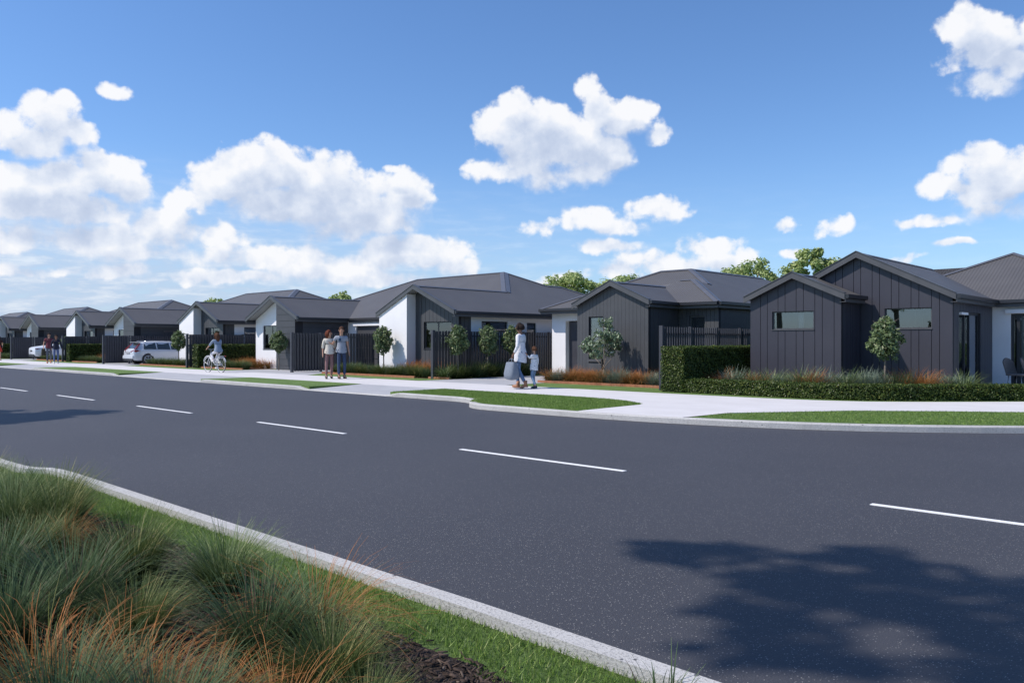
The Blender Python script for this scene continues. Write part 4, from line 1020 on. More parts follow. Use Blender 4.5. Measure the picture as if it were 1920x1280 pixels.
lo = np.interp(x, [-7.1, -6.2, -4.5, -2.6, -1.2, .2], [12.2, 12.45, 13.15, 14.4, 15.9, 17.9]); hi = np.interp(x, [-7.1, -6.6, -5.6, -4.3, -2.9, -1.2, .2], [13.2, 14.0, 15.35, 16.4, 17.35, 18.9, 20.6])
keep = (y > lo + .03) & (y < hi)
lawn(0, (x[keep], y[keep]), .006, .022, .004, 'grass', 'short grass of the verge at the street corner')
n = 14000; x = rng.uniform(-7.5, -1.75, n); y = rng.uniform(.4, 2.4, n)
keep = y < np.interp(x, bx_p, by_p) + rng.normal(0, .03, n)
x, y = x[keep], y[keep]; n = len(x)
a = rng.uniform(0, np.pi, n); L_ = rng.uniform(.008, .030, n); W_ = rng.uniform(.002, .006, n)
c = np.stack([x, y, np.full(n, ZN + .010) + rng.uniform(0, .012, n)], 1)
ux = np.stack([np.cos(a) * L_, np.sin(a) * L_, rng.normal(0, .25, n) * L_], 1); vx = np.stack([-np.sin(a) * W_, np.cos(a) * W_, rng.normal(0, .3, n) * W_], 1)
tz = np.array([0, 0, .004])
V = np.stack([c - ux - vx, c + ux - vx, c + ux + vx, c - ux + vx, c - ux - vx + tz, c + ux - vx + tz, c + ux + vx + tz, c - ux + vx + tz], 1).reshape(-1, 3)
fq = np.array([[4, 5, 6, 7], [0, 1, 5, 4], [1, 2, 6, 5], [2, 3, 7, 6], [3, 0, 4, 7]])
F = (fq[None] + (np.arange(n) * 8)[:, None, None]).reshape(-1, 4)
chipm = mat('bark_chip', rough=.9, spec=.2, build=_leaf((.030, .019, .014), (.095, .066, .052), (.15, .115, .09), 0.0, .9))
tag(mesh_np('bark_mulch', V, F, chipm), 'dark shredded bark mulch between the foreground tussocks', 'mulch', kind='stuff')

# ------------------------------------------------------------------ hedges
def hedge(path, wd, h_, label, dens_=900, leaf=.042, group=None):
    """clipped hedge along a polyline: inner body plus leaf cards over its whole surface"""
    P_ = [Vector((*p, 0)) for p in path]; root = empty('hedge', tuple(P_[0])); o0 = P_[0]; body = MB(); Cs, Ns = [], []
    off = []
    for i, p in enumerate(P_):
        d = (P_[min(i + 1, len(P_) - 1)] - P_[max(i - 1, 0)]).normalized(); off.append(Vector((-d.y, d.x, 0)))
    ins = .05; hw_ = wd / 2 - ins
    for i in range(len(P_) - 1):
        a, b = P_[i] - o0, P_[i + 1] - o0
        q = [a - off[i] * hw_, b - off[i + 1] * hw_, b + off[i + 1] * hw_, a + off[i] * hw_]
        body.prism([(v.x, v.y, .02) for v in q], (0, 0, h_ - ins - .02))
        L_ = (b - a).length
        for side, hgt in ((1, h_), (-1, h_)):
            nn = int(L_ * h_ * dens_)
            t = rng.uniform(0, 1, nn); z = rng.uniform(.01, h_, nn); dpt = rng.uniform(-.045, .022, nn)
            A = np.array([a.x, a.y]); B_ = np.array([b.x, b.y]); oa = np.array([off[i].x, off[i].y]); ob = np.array([off[i + 1].x, off[i + 1].y])
            oo = oa[None] * (1 - t)[:, None] + ob[None] * t[:, None]
            xy = A + (B_ - A) * t[:, None] + oo * side * (wd / 2 + dpt + .012 * np.sin(z * 17 + t * L_ * 9))[:, None]
            Cs.append(np.column_stack([xy, z])); Ns.append(np.column_stack([oo * side, np.full(nn, .35)]))
        nn = int(L_ * wd * dens_ * 1.3); t = rng.uniform(0, 1, nn); u = rng.uniform(-1, 1, nn) * wd / 2
        xy = A + (B_ - A) * t[:, None] + (oa[None] * (1 - t)[:, None] + ob[None] * t[:, None]) * u[:, None]
        Cs.append(np.column_stack([xy, h_ + rng.normal(0, .014, nn) + (rng.uniform(0, 1, nn) > .985) * .035])); Ns.append(np.column_stack([rng.normal(0, .3, (nn, 2)), np.ones(nn)]))
    for e, sgn in ((0, -1), (len(P_) - 1, 1)):
        d = ((P_[1] - P_[0]) if e == 0 else (P_[-1] - P_[-2])).normalized() * sgn; nn = int(wd * h_ * dens_ * 1.1)
        u = rng.uniform(-1, 1, nn) * wd / 2; z = rng.uniform(.01, h_, nn); q0 = P_[e] - o0
        xy = np.array([q0.x, q0.y]) + np.array([off[e].x, off[e].y]) * u[:, None] + np.array([d.x, d.y]) * rng.uniform(-.04, .03, nn)[:, None]
        Cs.append(np.column_stack([xy, z])); Ns.append(np.tile([d.x, d.y, .3], (nn, 1)))
    body.build('dark_core', hedgein, root, fix=True)  # solid core, its near-black colour stands for the shaded inside of the hedge
    V, F = leaf_cards(np.vstack(Cs), np.vstack(Ns), leaf, 1.5, .55)
    mesh_np('foliage', V, F, leaf_h, root)
    tag(root, label, 'hedge', group)
hedge([(-11.13, 17.98), (-11.13, 24.2)], .68, 1.17, 'big clipped box hedge below the open batten fence', 2400, .031)
lowp = [(-11.3, 18.22), (-7.6, 18.25)] + bez((-7.4, 18.26), (-6.6, 18.3), (-6.0, 18.75), (-5.4, 19.3), 6)[1:] + [(-4.1, 20.55), (-1.6, 22.9), (.6, 25.4)]
hedge(lowp, .42, .34, 'long low clipped hedge edging the footpath below the charcoal house', 2900, .029)
for k, lb in ((1, 'clipped hedge behind the cyclist'), (2, 'clipped hedge right of the two walking men'), (3, 'clipped hedge at the left edge')):
    d = -18.4 * k
    hedge([(-20.75 + d, 18.42), (-20.75 + d, 26)], .6, 1.17, lb, 700, .050, 'clipped hedges along the batten fences')

# ------------------------------------------------------------------ small trees
def round_tree_proto(seed, H=1.92, cz=1.39, rx=.385, rz=.50, n=2900, lf=.052, m=leaf_a):
    global rng
    rng = np.random.default_rng(seed); rr = random.Random(seed)
    root = empty('small_tree')
    b = MB(); b.tube([(0, 0, 0), (.01, .0, .5), (-.008, .01, cz - .2), (0, 0, cz + .3)], [.030, .026, .020, .008], 8); 
    for i in range(12):
        z0 = cz - rz * .75 + i * rz * .11; a = i * 2.4; r_ = rx * .85
        b.tube([(0, 0, z0), (math.cos(a) * r_ * .5, math.sin(a) * r_ * .5, z0 + .16), (math.cos(a) * r_, math.sin(a) * r_, z0 + .26)], [.008, .006, .003], 5)
    b.build('trunk', bark, root, smooth=True)
    # clumps on an egg shaped crown
    C, N = [], []
    nc = 58
    for i in range(nc):
        zf = 1 - 2 * (i + .5) / nc; a = i * 2.399 + rr.uniform(-.3, .3); rad = math.sqrt(1 - zf * zf)
        wdt = rx * rad * (1.0 - .25 * max(zf, 0)) * rr.uniform(.55, 1.08)
        cx, cy, czz = math.cos(a) * wdt, math.sin(a) * wdt, cz + rz * zf * rr.uniform(.8, 1.06)
        k_ = int(n / nc); q = rng.normal(0, 1, (k_, 3)); q /= np.linalg.norm(q, axis=1, keepdims=True)
        r0 = rr.uniform(.06, .125); q_ = q * (r0 * rng.uniform(.25, 1.05, k_)[:, None]); q_[:, 2] *= 1.15
        C.append(q_ + [cx, cy, czz]); N.append(q + np.array([math.cos(a) * .4, math.sin(a) * .4, .5]))
    k_ = n // 5; q = rng.normal(0, .42, (k_, 3)); C.append(q * [rx, rx, rz] * .8 + [0, 0, cz]); N.append(rng.normal(0, 1, (k_, 3)) + [0, 0, .5])
    V, F = leaf_cards(np.vstack(C), np.vstack(N), lf, 1.9, .5)
    mesh_np('crown', V, F, m, root)
    return root
tp = [round_tree_proto(3), round_tree_proto(5), round_tree_proto(9)]
used = [False] * 3
def put_tree(i, x, y, s, rz, label, group='small round crowned trees'):
    o = tp[i] if not used[i] else copy_tree(tp[i]); used[i] = True
    o.location = (x, y, .0); o.rotation_euler = (0, 0, rz); o.scale = (s, s, s); tag(o, label, 'tree', group)
put_tree(0, -25.28, 19.55, 1.0, .4, 'small round tree against the white gable wall with its shadow on the wall')
put_tree(1, -33.2, 19.6, .95, 1.4, 'small round tree in front of the grey weatherboard wall beside the cyclist\'s hedge')
put_tree(2, -20.85, 19.45, 1.0, 2.2, 'leftmost of the round trees in front of the long batten fence')
put_tree(0, -20.85, 20.95, 1.0, 3.6, 'middle round tree in front of the long batten fence')
put_tree(1, -20.85, 22.3, 1.0, 4.4, 'round tree half hidden behind the mother with the bag')
put_tree(2, -6.62, 20.35, 1.0, 5.2, 'round tree in front of the large charcoal gable')
put_tree(1, -43.35, 19.45, 1.0, .9, 'round tree beside the silver wagon')
put_tree(0, -61.6, 19.5, .9, 2.9, 'small tree behind the two men, above the far fence')

# loose shrub tree with pale leaves in front of the middle dark house
def loose_tree():
    global rng
    rng = np.random.default_rng(21); rr = random.Random(21)
    root = empty('shrub_tree', (-15.02, 20.25, 0)); b = MB(); tips = []
    def grow(p, d, L_, r, lv):
        q = p + d * L_; mid = p + d * L_ * .5 + Vector((rr.uniform(-.03, .03), rr.uniform(-.03, .03), 0))
        b.tube([p, mid, q], [r, r * .8, r * .62], 6)
        if lv == 0: tips.append(q); return
        if lv <= 2: tips.append(mid)
        for i in range(3 if lv > 1 else 4):
            a = rr.uniform(0, 6.28) + i * 2.1; nd = (d + Vector((math.cos(a), math.sin(a), rr.uniform(-.15, .45))) * rr.uniform(.55, .95)).normalized()
            grow(q, nd, L_ * rr.uniform(.62, .8), r * .6, lv - 1)
    b.tube([(0, 0, 0), (.01, 0, .2), (0, .01, .45)], [.024, .021, .018], 8)
    for i in range(4):
        a = i * 1.57 + .4; grow(Vector((0, 0, .36)), Vector((math.cos(a) * .85, math.sin(a) * .85, .8)).normalized(), .36, .014, 3)
    grow(Vector((0, .01, .45)), Vector((.05, 0, 1)), .42, .015, 3)
    b.build('trunk', bark, root, smooth=True)
    C, N = [], []
    for t in tips:
        k_ = 14; q = rng.normal(0, 1, (k_, 3)); q /= np.linalg.norm(q, axis=1, keepdims=True)
        C.append(q * .070 * rng.uniform(.4, 1.1, k_)[:, None] + [t.x, t.y, t.z]); N.append(q + [0, 0, .6])
    V, F = leaf_cards(np.vstack(C), np.vstack(N), .055, 1.4, .45)
    mesh_np('crown', V, F, leaf_b, root); root.scale = (1.02, 1.02, 1.32)
    tag(root, 'loose multi stemmed shrub tree with pale leaves casting a shadow on the dark gable wall', 'tree')
loose_tree()

# ------------------------------------------------------------------ large trees
def big_tree(x, y, H, cr, label, seed, n=9000, lf=.22, base=.35, group=None, flat=.75, thin=1.0):
    global rng
    rng = np.random.default_rng(seed); rr = random.Random(seed)
    root = empty('tree', (x, y, 0)); b = MB(); hz0 = H * base
    b.tube([(0, 0, -.1), (.05, .03, hz0 * .5), (-.05, 0, hz0), (0, 0, H * .75)], [H * .028 * thin, H * .022 * thin, H * .018 * thin, H * .006 * thin], 10)
    C, N = [], []; cz = (H + hz0) / 2; rz = (H - hz0) / 2
    nc = 60
    for i in range(nc):
        zf = 1 - 2 * (i + .5) / nc; a = i * 2.399 + rr.uniform(-.4, .4); rad = math.sqrt(max(0, 1 - zf * zf)) ** flat
        f_ = rr.uniform(.45, 1.05); p = Vector((math.cos(a) * cr * rad * f_, math.sin(a) * cr * rad * f_, cz + rz * zf * rr.uniform(.75, 1.0)))
        if i % 3 == 0:
            s_ = Vector((0, 0, hz0 * .8 + (p.z - hz0) * .35)); b.tube([s_, s_.lerp(p, .5) + Vector((0, 0, .1 * H * .3)), p], [H * .010, H * .006, H * .002], 6)
        k_ = int(n / nc * rr.uniform(.5, 1.5)); q = rng.normal(0, 1, (k_, 3)); q /= np.linalg.norm(q, axis=1, keepdims=True)
        r0 = cr * rr.uniform(.16, .32); sc_ = np.array([r0, r0, r0 * .72])
        C.append(q * sc_ * rng.uniform(.2, 1.1, k_)[:, None] + [p.x, p.y, p.z]); N.append(q + [0, 0, .7])
    b.build('trunk', bark, root, smooth=True)
    V, F = leaf_cards(np.vstack(C), np.vstack(N), lf, 1.7, .5)
    mesh_np('crown', V, F, leaf_t, root)
    tag(root, label, 'tree', group)
# seen above the roofs
bgt = 'trees standing behind the houses'
big_tree(-48.2, 60, 8.0, 3.1, 'broad green tree behind the ridge between the two nearest houses', 31, 16000, .19, .3, bgt)
big_tree(-42.6, 60.5, 7.4, 3.0, 'lower tree right of the broad one, above the dark gable', 32, 13000, .19, .3, bgt)
big_tree(-29.6, 60, 7.75, 2.5, 'green tree above the hipped roof, left of the small gable', 33, 13000, .19, .3, bgt)
big_tree(-33.4, 62, 7.4, 1.9, 'thin treetop over the hipped roof of the middle house', 34, 7000, .19, .3, bgt)
big_tree(-24.9, 60, 8.35, 2.1, 'treetop between the small and the large gable', 35, 13000, .19, .3, bgt)
big_tree(-86.5, 60, 7.4, 2.6, 'far treetop over the nearest row house\'s low ridge', 36, 4000, .3, .3, bgt)
big_tree(-122, 60, 8.3, 2.4, 'far treetop over the second house of the row', 37, 3000, .34, .3, bgt)
# across the road behind the camera: they shade the asphalt and show in the windows
sh = 'street trees on the near side of the road, out of frame'
def leaning_tree(base, top, centre, rad, H, label, seed, n, lf, group):
    """street tree with a leaning trunk and a wide loose crown in the form of a flat ellipse"""
    global rng
    rng = np.random.default_rng(seed); rr = random.Random(seed)
    root = empty('tree', (*base, 0)); o0 = Vector((*base, 0)); tp_ = Vector(top) - o0; cc = Vector(centre) - o0
    b = MB(); b.tube([(0, 0, -.1), tp_ * .3 + Vector((.2, -.1, 0)), tp_ * .65, tp_], [.16, .12, .09, .05], 10); C, N = [], []
    for i in range(34):
        a = rr.uniform(0, 6.283); f_ = math.sqrt(rr.uniform(0, 1)) ** .9
        p = cc + Vector((math.cos(a) * rad[0] * f_, math.sin(a) * rad[1] * f_, rr.uniform(-.5, .5) * rad[2]))
        if i % 2 == 0: b.tube([tp_, tp_.lerp(p, .5) + Vector((0, 0, .12)), p], [.03, .018, .006], 5)
        k_ = int(n / 34 * rr.uniform(.4, 1.6)); q = rng.normal(0, 1, (k_, 3)); q /= np.linalg.norm(q, axis=1, keepdims=True)
        r0 = rr.uniform(.25, .48)
        C.append(q * np.array([r0, r0 * .8, r0 * .5]) * rng.uniform(.1, 1.15, k_)[:, None] + [p.x, p.y, p.z]); N.append(q + [0, 0, .7])
    b.build('trunk', bark, root, smooth=True)
    V, F = leaf_cards(np.vstack(C), np.vstack(N), lf, 1.6, .5); mesh_np('crown', V, F, leaf_t, root)
    tag(root, label, 'tree', group)
leaning_tree((-1.5, -2.1), (-4.6, -1.3, 8.0), (-5.4, -1.1, 8.4), (1.9, .85, 1.1), 9, 'leaning street tree whose shadow lies on the asphalt at the lower right', 41, 2200, .17, sh)
big_tree(-20.4, -.35, 7.6, 1.8, 'street tree whose shadow falls on the asphalt at the left edge', 42, 8000, .20, .55, sh)
big_tree(-25.6, -14, 9.5, 2.9, 'big tree reflected in the gable windows', 44, 3600, .30, .42, sh)
big_tree(-19.6, -18, 9.0, 2.8, 'second tree reflected in the gable windows', 45, 3600, .30, .42, sh)
big_tree(-38, -14, 9.0, 4.0, 'tree across the road reflected in the far windows', 46, 3600, .30, .42, sh)

# ------------------------------------------------------------------ people
skin_d = mat('skin_brown', (.23, .115, .07), .5); skin_l = mat('skin_light', (.50, .28, .19), .5)
def cloth(n, c, sc_=30): return mat(n, c, .85, .2, build=vary(tuple(v * .82 for v in c), tuple(min(1, v * 1.12) for v in c), sc_, 90, .3, .003))
hair_red = cloth('hair_auburn', (.13, .035, .018)); hair_d = cloth('hair_dark', (.022, .014, .012)); hair_b = cloth('hair_brown', (.09, .042, .024))
def skinmesh(name, verts, edges, m, parent, root=0, sub=1):
    """one continuous surface grown on a skeleton; verts = {key: (x, y, z, rx, ry)}"""
    keys = list(verts); idx = {k: i for i, k in enumerate(keys)}
    me = bpy.data.meshes.new(name); me.from_pydata([verts[k][:3] for k in keys], [(idx[a], idx[b]) for a, b in edges], [])
    me.materials.append(m)
    o = bpy.data.objects.new(name, me); COL.objects.link(o)
    o.modifiers.new('Skin', 'SKIN'); o.modifiers['Skin'].use_smooth_shade = True; o.modifiers['Skin'].branch_smoothing = .4
    if not me.skin_vertices: me.attributes.update() if hasattr(me.attributes, 'update') else None
    sv = me.skin_vertices[0].data
    for i, k in enumerate(keys): sv[i].radius = (verts[k][3], verts[k][4]); sv[i].use_root = (k == root or i == root)
    s_ = o.modifiers.new('Sub', 'SUBSURF'); s_.levels = sub; s_.render_levels = sub
    if parent: o.parent = parent
    return o
def base_pose():
    """standing figure 1.75 m tall facing +Y; l = its left (-X when seen from behind is left) """
    J = dict(pel=(0, 0, .96), wai=(0, 0, 1.10), che=(0, 0, 1.30), nek=(0, -.01, 1.46), hd1=(0, .01, 1.57), hd2=(0, .015, 1.66))
    for s, k in ((-1, 'l'), (1, 'r')):
        J['sho' + k] = (s * .175, -.01, 1.415); J['elb' + k] = (s * .225, -.03, 1.14); J['wri' + k] = (s * .235, .03, .90)
        J['hip' + k] = (s * .09, 0, .90); J['kne' + k] = (s * .10, .02, .50); J['ank' + k] = (s * .10, -.01, .09); J['toe' + k] = (s * .11, .14, .035)
    return J
def person(label, loc, heading, scale, pose, skin, top=None, sleeves='long', bottom=None, skirt=None, hair=None, hairlen=0, shoes=None, shoeh=.0, female=False, collar=None, topz=.88, group='people out on the footpath'):
    J = base_pose(); J.update(pose); R_ = empty('person', loc, heading); R_.scale = (scale,) * 3
    fw_ = .92 if female else 1.0
    B = {}
    def add(k, rx, ry=None): B[k] = (*J[k], rx, ry or rx)
    cl = .80 if top else 1.0; add('pel', .115 * fw_, .085); add('wai', .115 * fw_ * cl, .085 * cl); add('che', .145 * fw_ * cl, .10 * cl); add('nek', .052); add('hd1', .066, .072); add('hd2', .075, .088)
    J['top'] = (J['hd2'][0], J['hd2'][1] - .005, J['hd2'][2] + .06); B['top'] = (*J['top'], .055, .065)
    E_ = [('pel', 'wai'), ('wai', 'che'), ('che', 'nek'), ('nek', 'hd1'), ('hd1', 'hd2'), ('hd2', 'top')]
    for k in 'lr':
        add('sho' + k, .052 * fw_); add('elb' + k, .037 * fw_); add('wri' + k, .024)
        add('hip' + k, .070); add('kne' + k, .052); add('ank' + k, .036); add('toe' + k, .030)
        w_ = Vector(J['wri' + k]); d = (w_ - Vector(J['elb' + k])).normalized()
        pa = w_ + d * .07; B['pal' + k] = (*pa, .030, .016)
        E_ += [('che', 'sho' + k), ('sho' + k, 'elb' + k), ('elb' + k, 'wri' + k), ('wri' + k, 'pal' + k), ('pel', 'hip' + k), ('hip' + k, 'kne' + k), ('kne' + k, 'ank' + k), ('ank' + k, 'toe' + k)]
        sd = Vector((0, 1, 0)); fl = (.062, .072, .078, .074)
        for i in range(4):
            o_ = sd * (-.024 + .016 * i); p1 = pa + o_ + d * .035; p2 = p1 + d * (fl[i] * .5) + Vector((0, .006, 0))
            B[f'f{k}{i}a'] = (*p1, .0085, .0085); B[f'f{k}{i}b'] = (*p2, .007, .007)
            E_ += [('pal' + k, f'f{k}{i}a'), (f'f{k}{i}a', f'f{k}{i}b')]
        p1 = w_ + d * .03 + sd * .034; p2 = p1 + d * .03 + sd * .012
        B[f't{k}a'] = (*p1, .010, .010); B[f't{k}b'] = (*p2, .008, .008); E_ += [('wri' + k, f't{k}a'), (f't{k}a', f't{k}b')]
    skinmesh('body', B, E_, skin, R_, 'pel')
    h2 = Vector(J['hd2']); h1 = Vector(J['hd1']); fdir = Vector(J.get('face', (0, 1, 0))).normalized(); rdir = fdir.cross(Vector((0, 0, 1))).normalized()
    m = MB(); c = h1 + fdir * .085 + Vector((0, 0, .045)); m.tube([c + Vector((0, 0, .035)), c + fdir * .022 - Vector((0, 0, .005)), c + fdir * .004 - Vector((0, 0, .016))], [.007, .013, .006], 6); m.build('nose', skin, R_, smooth=True)
    for s in (-1, 1):
        m = MB(); q_ = h1 + fdir * .078 + rdir * s * .032 + Vector((0, 0, .078)); m.ball(q_, (.011, .011, .007), 8); m.build('eye', hair_d, R_, smooth=True)
        m = MB(); q_ = h1 + rdir * s * .078 + Vector((0, 0, .05)); m.ball(q_, (.014, .022, .032), 8); m.build('ear', skin, R_, smooth=True)
    m = MB(); q_ = h1 + fdir * .076 - Vector((0, 0, .005)); m.ball(q_, (.024, .01, .006), 8); m.build('mouth', mat('lips', (.30, .10, .08), .5), R_, smooth=True)
    # clothes follow the same skeleton a little larger
    if top:
        C = {}; g_ = .016
        for k, a, b_ in (('wai', .140 * fw_, .112), ('che', .172 * fw_, .128)): C[k] = (*J[k], a, b_)
        p = Vector(J['pel']); C['hem'] = (p.x, p.y, topz, .205 if topz < .8 else .178, .19 if topz < .8 else .150); C['pel'] = (*p, .178, .145)
        nk = Vector(J['nek']); C['nek'] = (nk.x, nk.y, nk.z - .035, .085, .075)
        Ec = [('hem', 'pel'), ('pel', 'wai'), ('wai', 'che'), ('che', 'nek')] if topz < p.z else [('hem', 'wai'), ('wai', 'che'), ('che', 'nek')]
        C.pop('hem'); C.pop('pel', None); Ec = [('wai', 'che'), ('che', 'nek')]
        for k in 'lr':
            s_ = Vector(J['sho' + k]); e_ = Vector(J['elb' + k]); w_ = Vector(J['wri' + k])
            C['sho' + k] = (*s_, .074 * fw_, .074 * fw_); Ec += [('che', 'sho' + k)]
            if sleeves == 'long': C['elb' + k] = (*e_, .052, .052); C['cuf' + k] = (*(e_.lerp(w_, .93)), .040, .040); Ec += [('sho' + k, 'elb' + k), ('elb' + k, 'cuf' + k)]
            elif sleeves == 'three': C['elb' + k] = (*e_, .050, .050); C['cuf' + k] = (*(e_.lerp(w_, .3)), .046, .046); Ec += [('sho' + k, 'elb' + k), ('elb' + k, 'cuf' + k)]
            else: C['cuf' + k] = (*(s_.lerp(e_, .62)), .056, .056); Ec += [('sho' + k, 'cuf' + k)]
        sh_ = skinmesh('shirt', C, Ec, top, R_, 'che')
        m = MB(); rings = []; w0 = Vector(J['wai']); n_ = 20; lev = [(w0.z + .13, w0.x * .5 + J['che'][0] * .5, w0.y * .5 + J['che'][1] * .5, .150, .118), (w0.z - .0, w0.x, w0.y, .150, .122), (p.z + .02, p.x, p.y, .186, .150)]
        if topz < p.z: lev.append((topz, p.x, p.y, .190 if topz > .8 else .185, .158 if topz > .8 else .165))
        for i_, (z_, cx_, cy_, a_, b_) in enumerate(lev):
            for q_ in range(n_):
                th_ = 2 * math.pi * q_ / n_; wv = 1 + .03 * math.sin(5 * th_ + i_) * (i_ / 3)
                m.v.append((cx_ + a_ * math.cos(th_) * wv, cy_ + b_ * math.sin(th_) * wv, z_ + (.02 * math.cos(2 * th_) if i_ == len(lev) - 1 else 0)))
        for i_ in range(len(lev) - 1):
            for q_ in range(n_):
                a1 = i_ * n_ + q_; b1 = i_ * n_ + (q_ + 1) % n_; m.f.append((a1 + n_, b1 + n_, b1, a1)); m.m.append(0)
        m.build('shirt_tail', top, R_, smooth=True)
    if bottom:
        C = {'pel': (*J['pel'], .122, .098)}; Ec = []
        for k in 'lr':
            for n_, r_ in (('hip', .082), ('kne', .062)): C[n_ + k] = (*(Vector(J[n_ + k]) if n_ == 'kne' else Vector(J['pel']).lerp(Vector(J['hip' + k]), .86)), r_, r_)
            a_ = Vector(J['kne' + k]).lerp(Vector(J['ank' + k]), .90); C['hem' + k] = (*a_, .050, .050)
            Ec += [('pel', 'hip' + k), ('hip' + k, 'kne' + k), ('kne' + k, 'hem' + k)]
        skinmesh('trousers', C, Ec, bottom, R_, 'pel')
    if skirt:
        p = Vector(J['pel']); m = MB(); m.tube([(p.x, p.y, 1.08), (p.x, p.y, .95), (p.x, p.y + .01, .62)], [.14, .165, .22], 16); m.build('skirt', skirt, R_, smooth=True)
    if shoes:
        for k in 'lr':
            a_, t_ = Vector(J['ank' + k]), Vector(J['toe' + k]); dd_ = (t_ - a_); dd_.z = 0; dd_ = dd_.normalized() if dd_.length > .01 else Vector((0, 1, 0))
            m = MB(); hl = a_ - dd_ * .045; z0 = min(t_.z - .035, a_.z - .09)
            m.tube([(hl.x, hl.y, a_.z - .055), (a_.x + dd_.x * .03, a_.y + dd_.y * .03, a_.z - .045), (t_.x, t_.y, t_.z), (t_.x + dd_.x * .05, t_.y + dd_.y * .05, t_.z - .005)], [.036, .046, .040, .024], 10)
            m.tube([a_ + Vector((0, 0, -.05)), a_ + Vector((0, 0, .03 + shoeh))], [.046, .048], 10)
            m.tube([(hl.x, hl.y, a_.z - .05), (hl.x, hl.y, a_.z - .088)], [.03, .026], 8)
            m.build('shoe', shoes, R_, smooth=True)
    if hair:
        m = MB(); c = h2 - fdir * .026 + Vector((0, 0, .016)); m.ball(c, (.090, .092, .090), 14)
        if hairlen > 0:
            b_ = h2 - fdir * .05
            m.tube([b_ + Vector((0, 0, .04)), b_ - fdir * .03 + Vector((0, 0, -.05)), b_ - fdir * .035 + Vector((0, 0, -.05 - hairlen * .5)), b_ - fdir * .03 + Vector((0, 0, -.05 - hairlen))], [.085, .098, .090 if hairlen > .2 else .085, .035], 12)
            for s in (-1, 1):
                q_ = h2 + rdir * s * .062 - fdir * .012; m.tube([q_ + Vector((0, 0, .04)), q_ + rdir * s * .018 - Vector((0, 0, .07)), q_ + rdir * s * .012 - Vector((0, 0, .07 + hairlen * .55))], [.04, .045, .02], 8)
        m.build('hair', hair, R_, smooth=True)
    tag(R_, label, 'person', group)
    return R_

HX = -math.pi / 2     # facing +X (to the right along the path)
HW = math.pi / 2      # facing -X (away to the left)
# standing couple, she looks up at him, his arm round her
person('woman with auburn hair in a cream blouse and dusty pink trousers', (-24.05, 16.2, .01), HX - .45, .985,
       dict(kner=(.11, .06, .50), ankr=(.12, .10, .09), toer=(.13, .24, .035), anll=(0, 0, 0), knel=(-.09, .03, .50), ankl=(-.08, -.08, .10), toel=(-.08, .06, .04), face=(-.75, .65, .05), elbl=(-.20, -.10, 1.16), wril=(-.25, .02, 1.0)),
       skin_l, cloth('blouse_cream', (.68, .62, .54)), 'three', cloth('trousers_pink', (.27, .155, .15)), None, hair_red, .14, mat('shoe_black', (.02, .018, .018), .4), .0, True, topz=.90)
person('smiling man in a grey shirt and blue jeans, arm round the woman', (-23.72, 16.48, .01), HX - .35, 1.05,
       dict(kner=(.10, .03, .50), ankr=(.10, .06, .09), toer=(.11, .2, .035), knel=(-.10, .05, .5), ankl=(-.11, -.03, .09), elbr=(.27, -.10, 1.16), wrir=(.36, -.02, 1.20), elbl=(-.23, -.04, 1.14), wril=(-.25, .03, .90), face=(.35, .9, 0)),
       skin_l, cloth('shirt_grey', (.33, .35, .40)), 'short', cloth('jeans_blue', (.05, .075, .14)), None, hair_b, 0, mat('shoe_brown', (.07, .03, .018), .5))
man_ = [o for o in bpy.data.objects if o.get('label', '').startswith('smiling man')][0]
m = MB(); m.box(.05, .12, .118, .136, 1.27, 1.36); m.build('pocket', cloth('pocket_blue', (.04, .08, .15)), man_, fix=True)
# mother and child walking away
person('woman in a long white shirt seen from behind, carrying a large grey bag', (-15.05, 16.42, .01), HW + .25, 1.05,
       dict(kner=(.09, .16, .52), ankr=(.09, .12, .10), toer=(.10, .25, .05), knel=(-.09, .02, .50), ankl=(-.09, -.20, .13), toel=(-.09, -.09, .04), elbl=(-.25, -.06, 1.14), wril=(-.27, .05, .92), elbr=(.24, .0, 1.14), wrir=(.27, .08, .90), hd1=(0, .04, 1.56), hd2=(0, .055, 1.645), face=(-.1, 1, -.1)),
       skin_d, cloth('shirt_white', (.72, .72, .76)), 'long', cloth('jeans_light', (.13, .20, .33)), None, hair_d, .05, mat('boot_tan', (.36, .17, .09), .6), .06, True, topz=.70)
person('child in a white long sleeved top and light jeans holding the woman\'s hand', (-14.72, 16.62, .01), HW + .1, .66,
       dict(kner=(.10, .10, .50), ankr=(.10, .05, .09), toer=(.11, .19, .035), knel=(-.09, .05, .5), ankl=(-.09, -.16, .12), toel=(-.09, -.03, .04), elbl=(-.26, .02, 1.28), wril=(-.34, .10, 1.42), hd1=(0, .01, 1.58), hd2=(0, .02, 1.69)),
       skin_l, cloth('top_white', (.70, .71, .74)), 'long', cloth('jeans_pale', (.16, .25, .38)), None, hair_b, .04, mat('shoe_navy', (.03, .035, .05), .5), topz=.78)
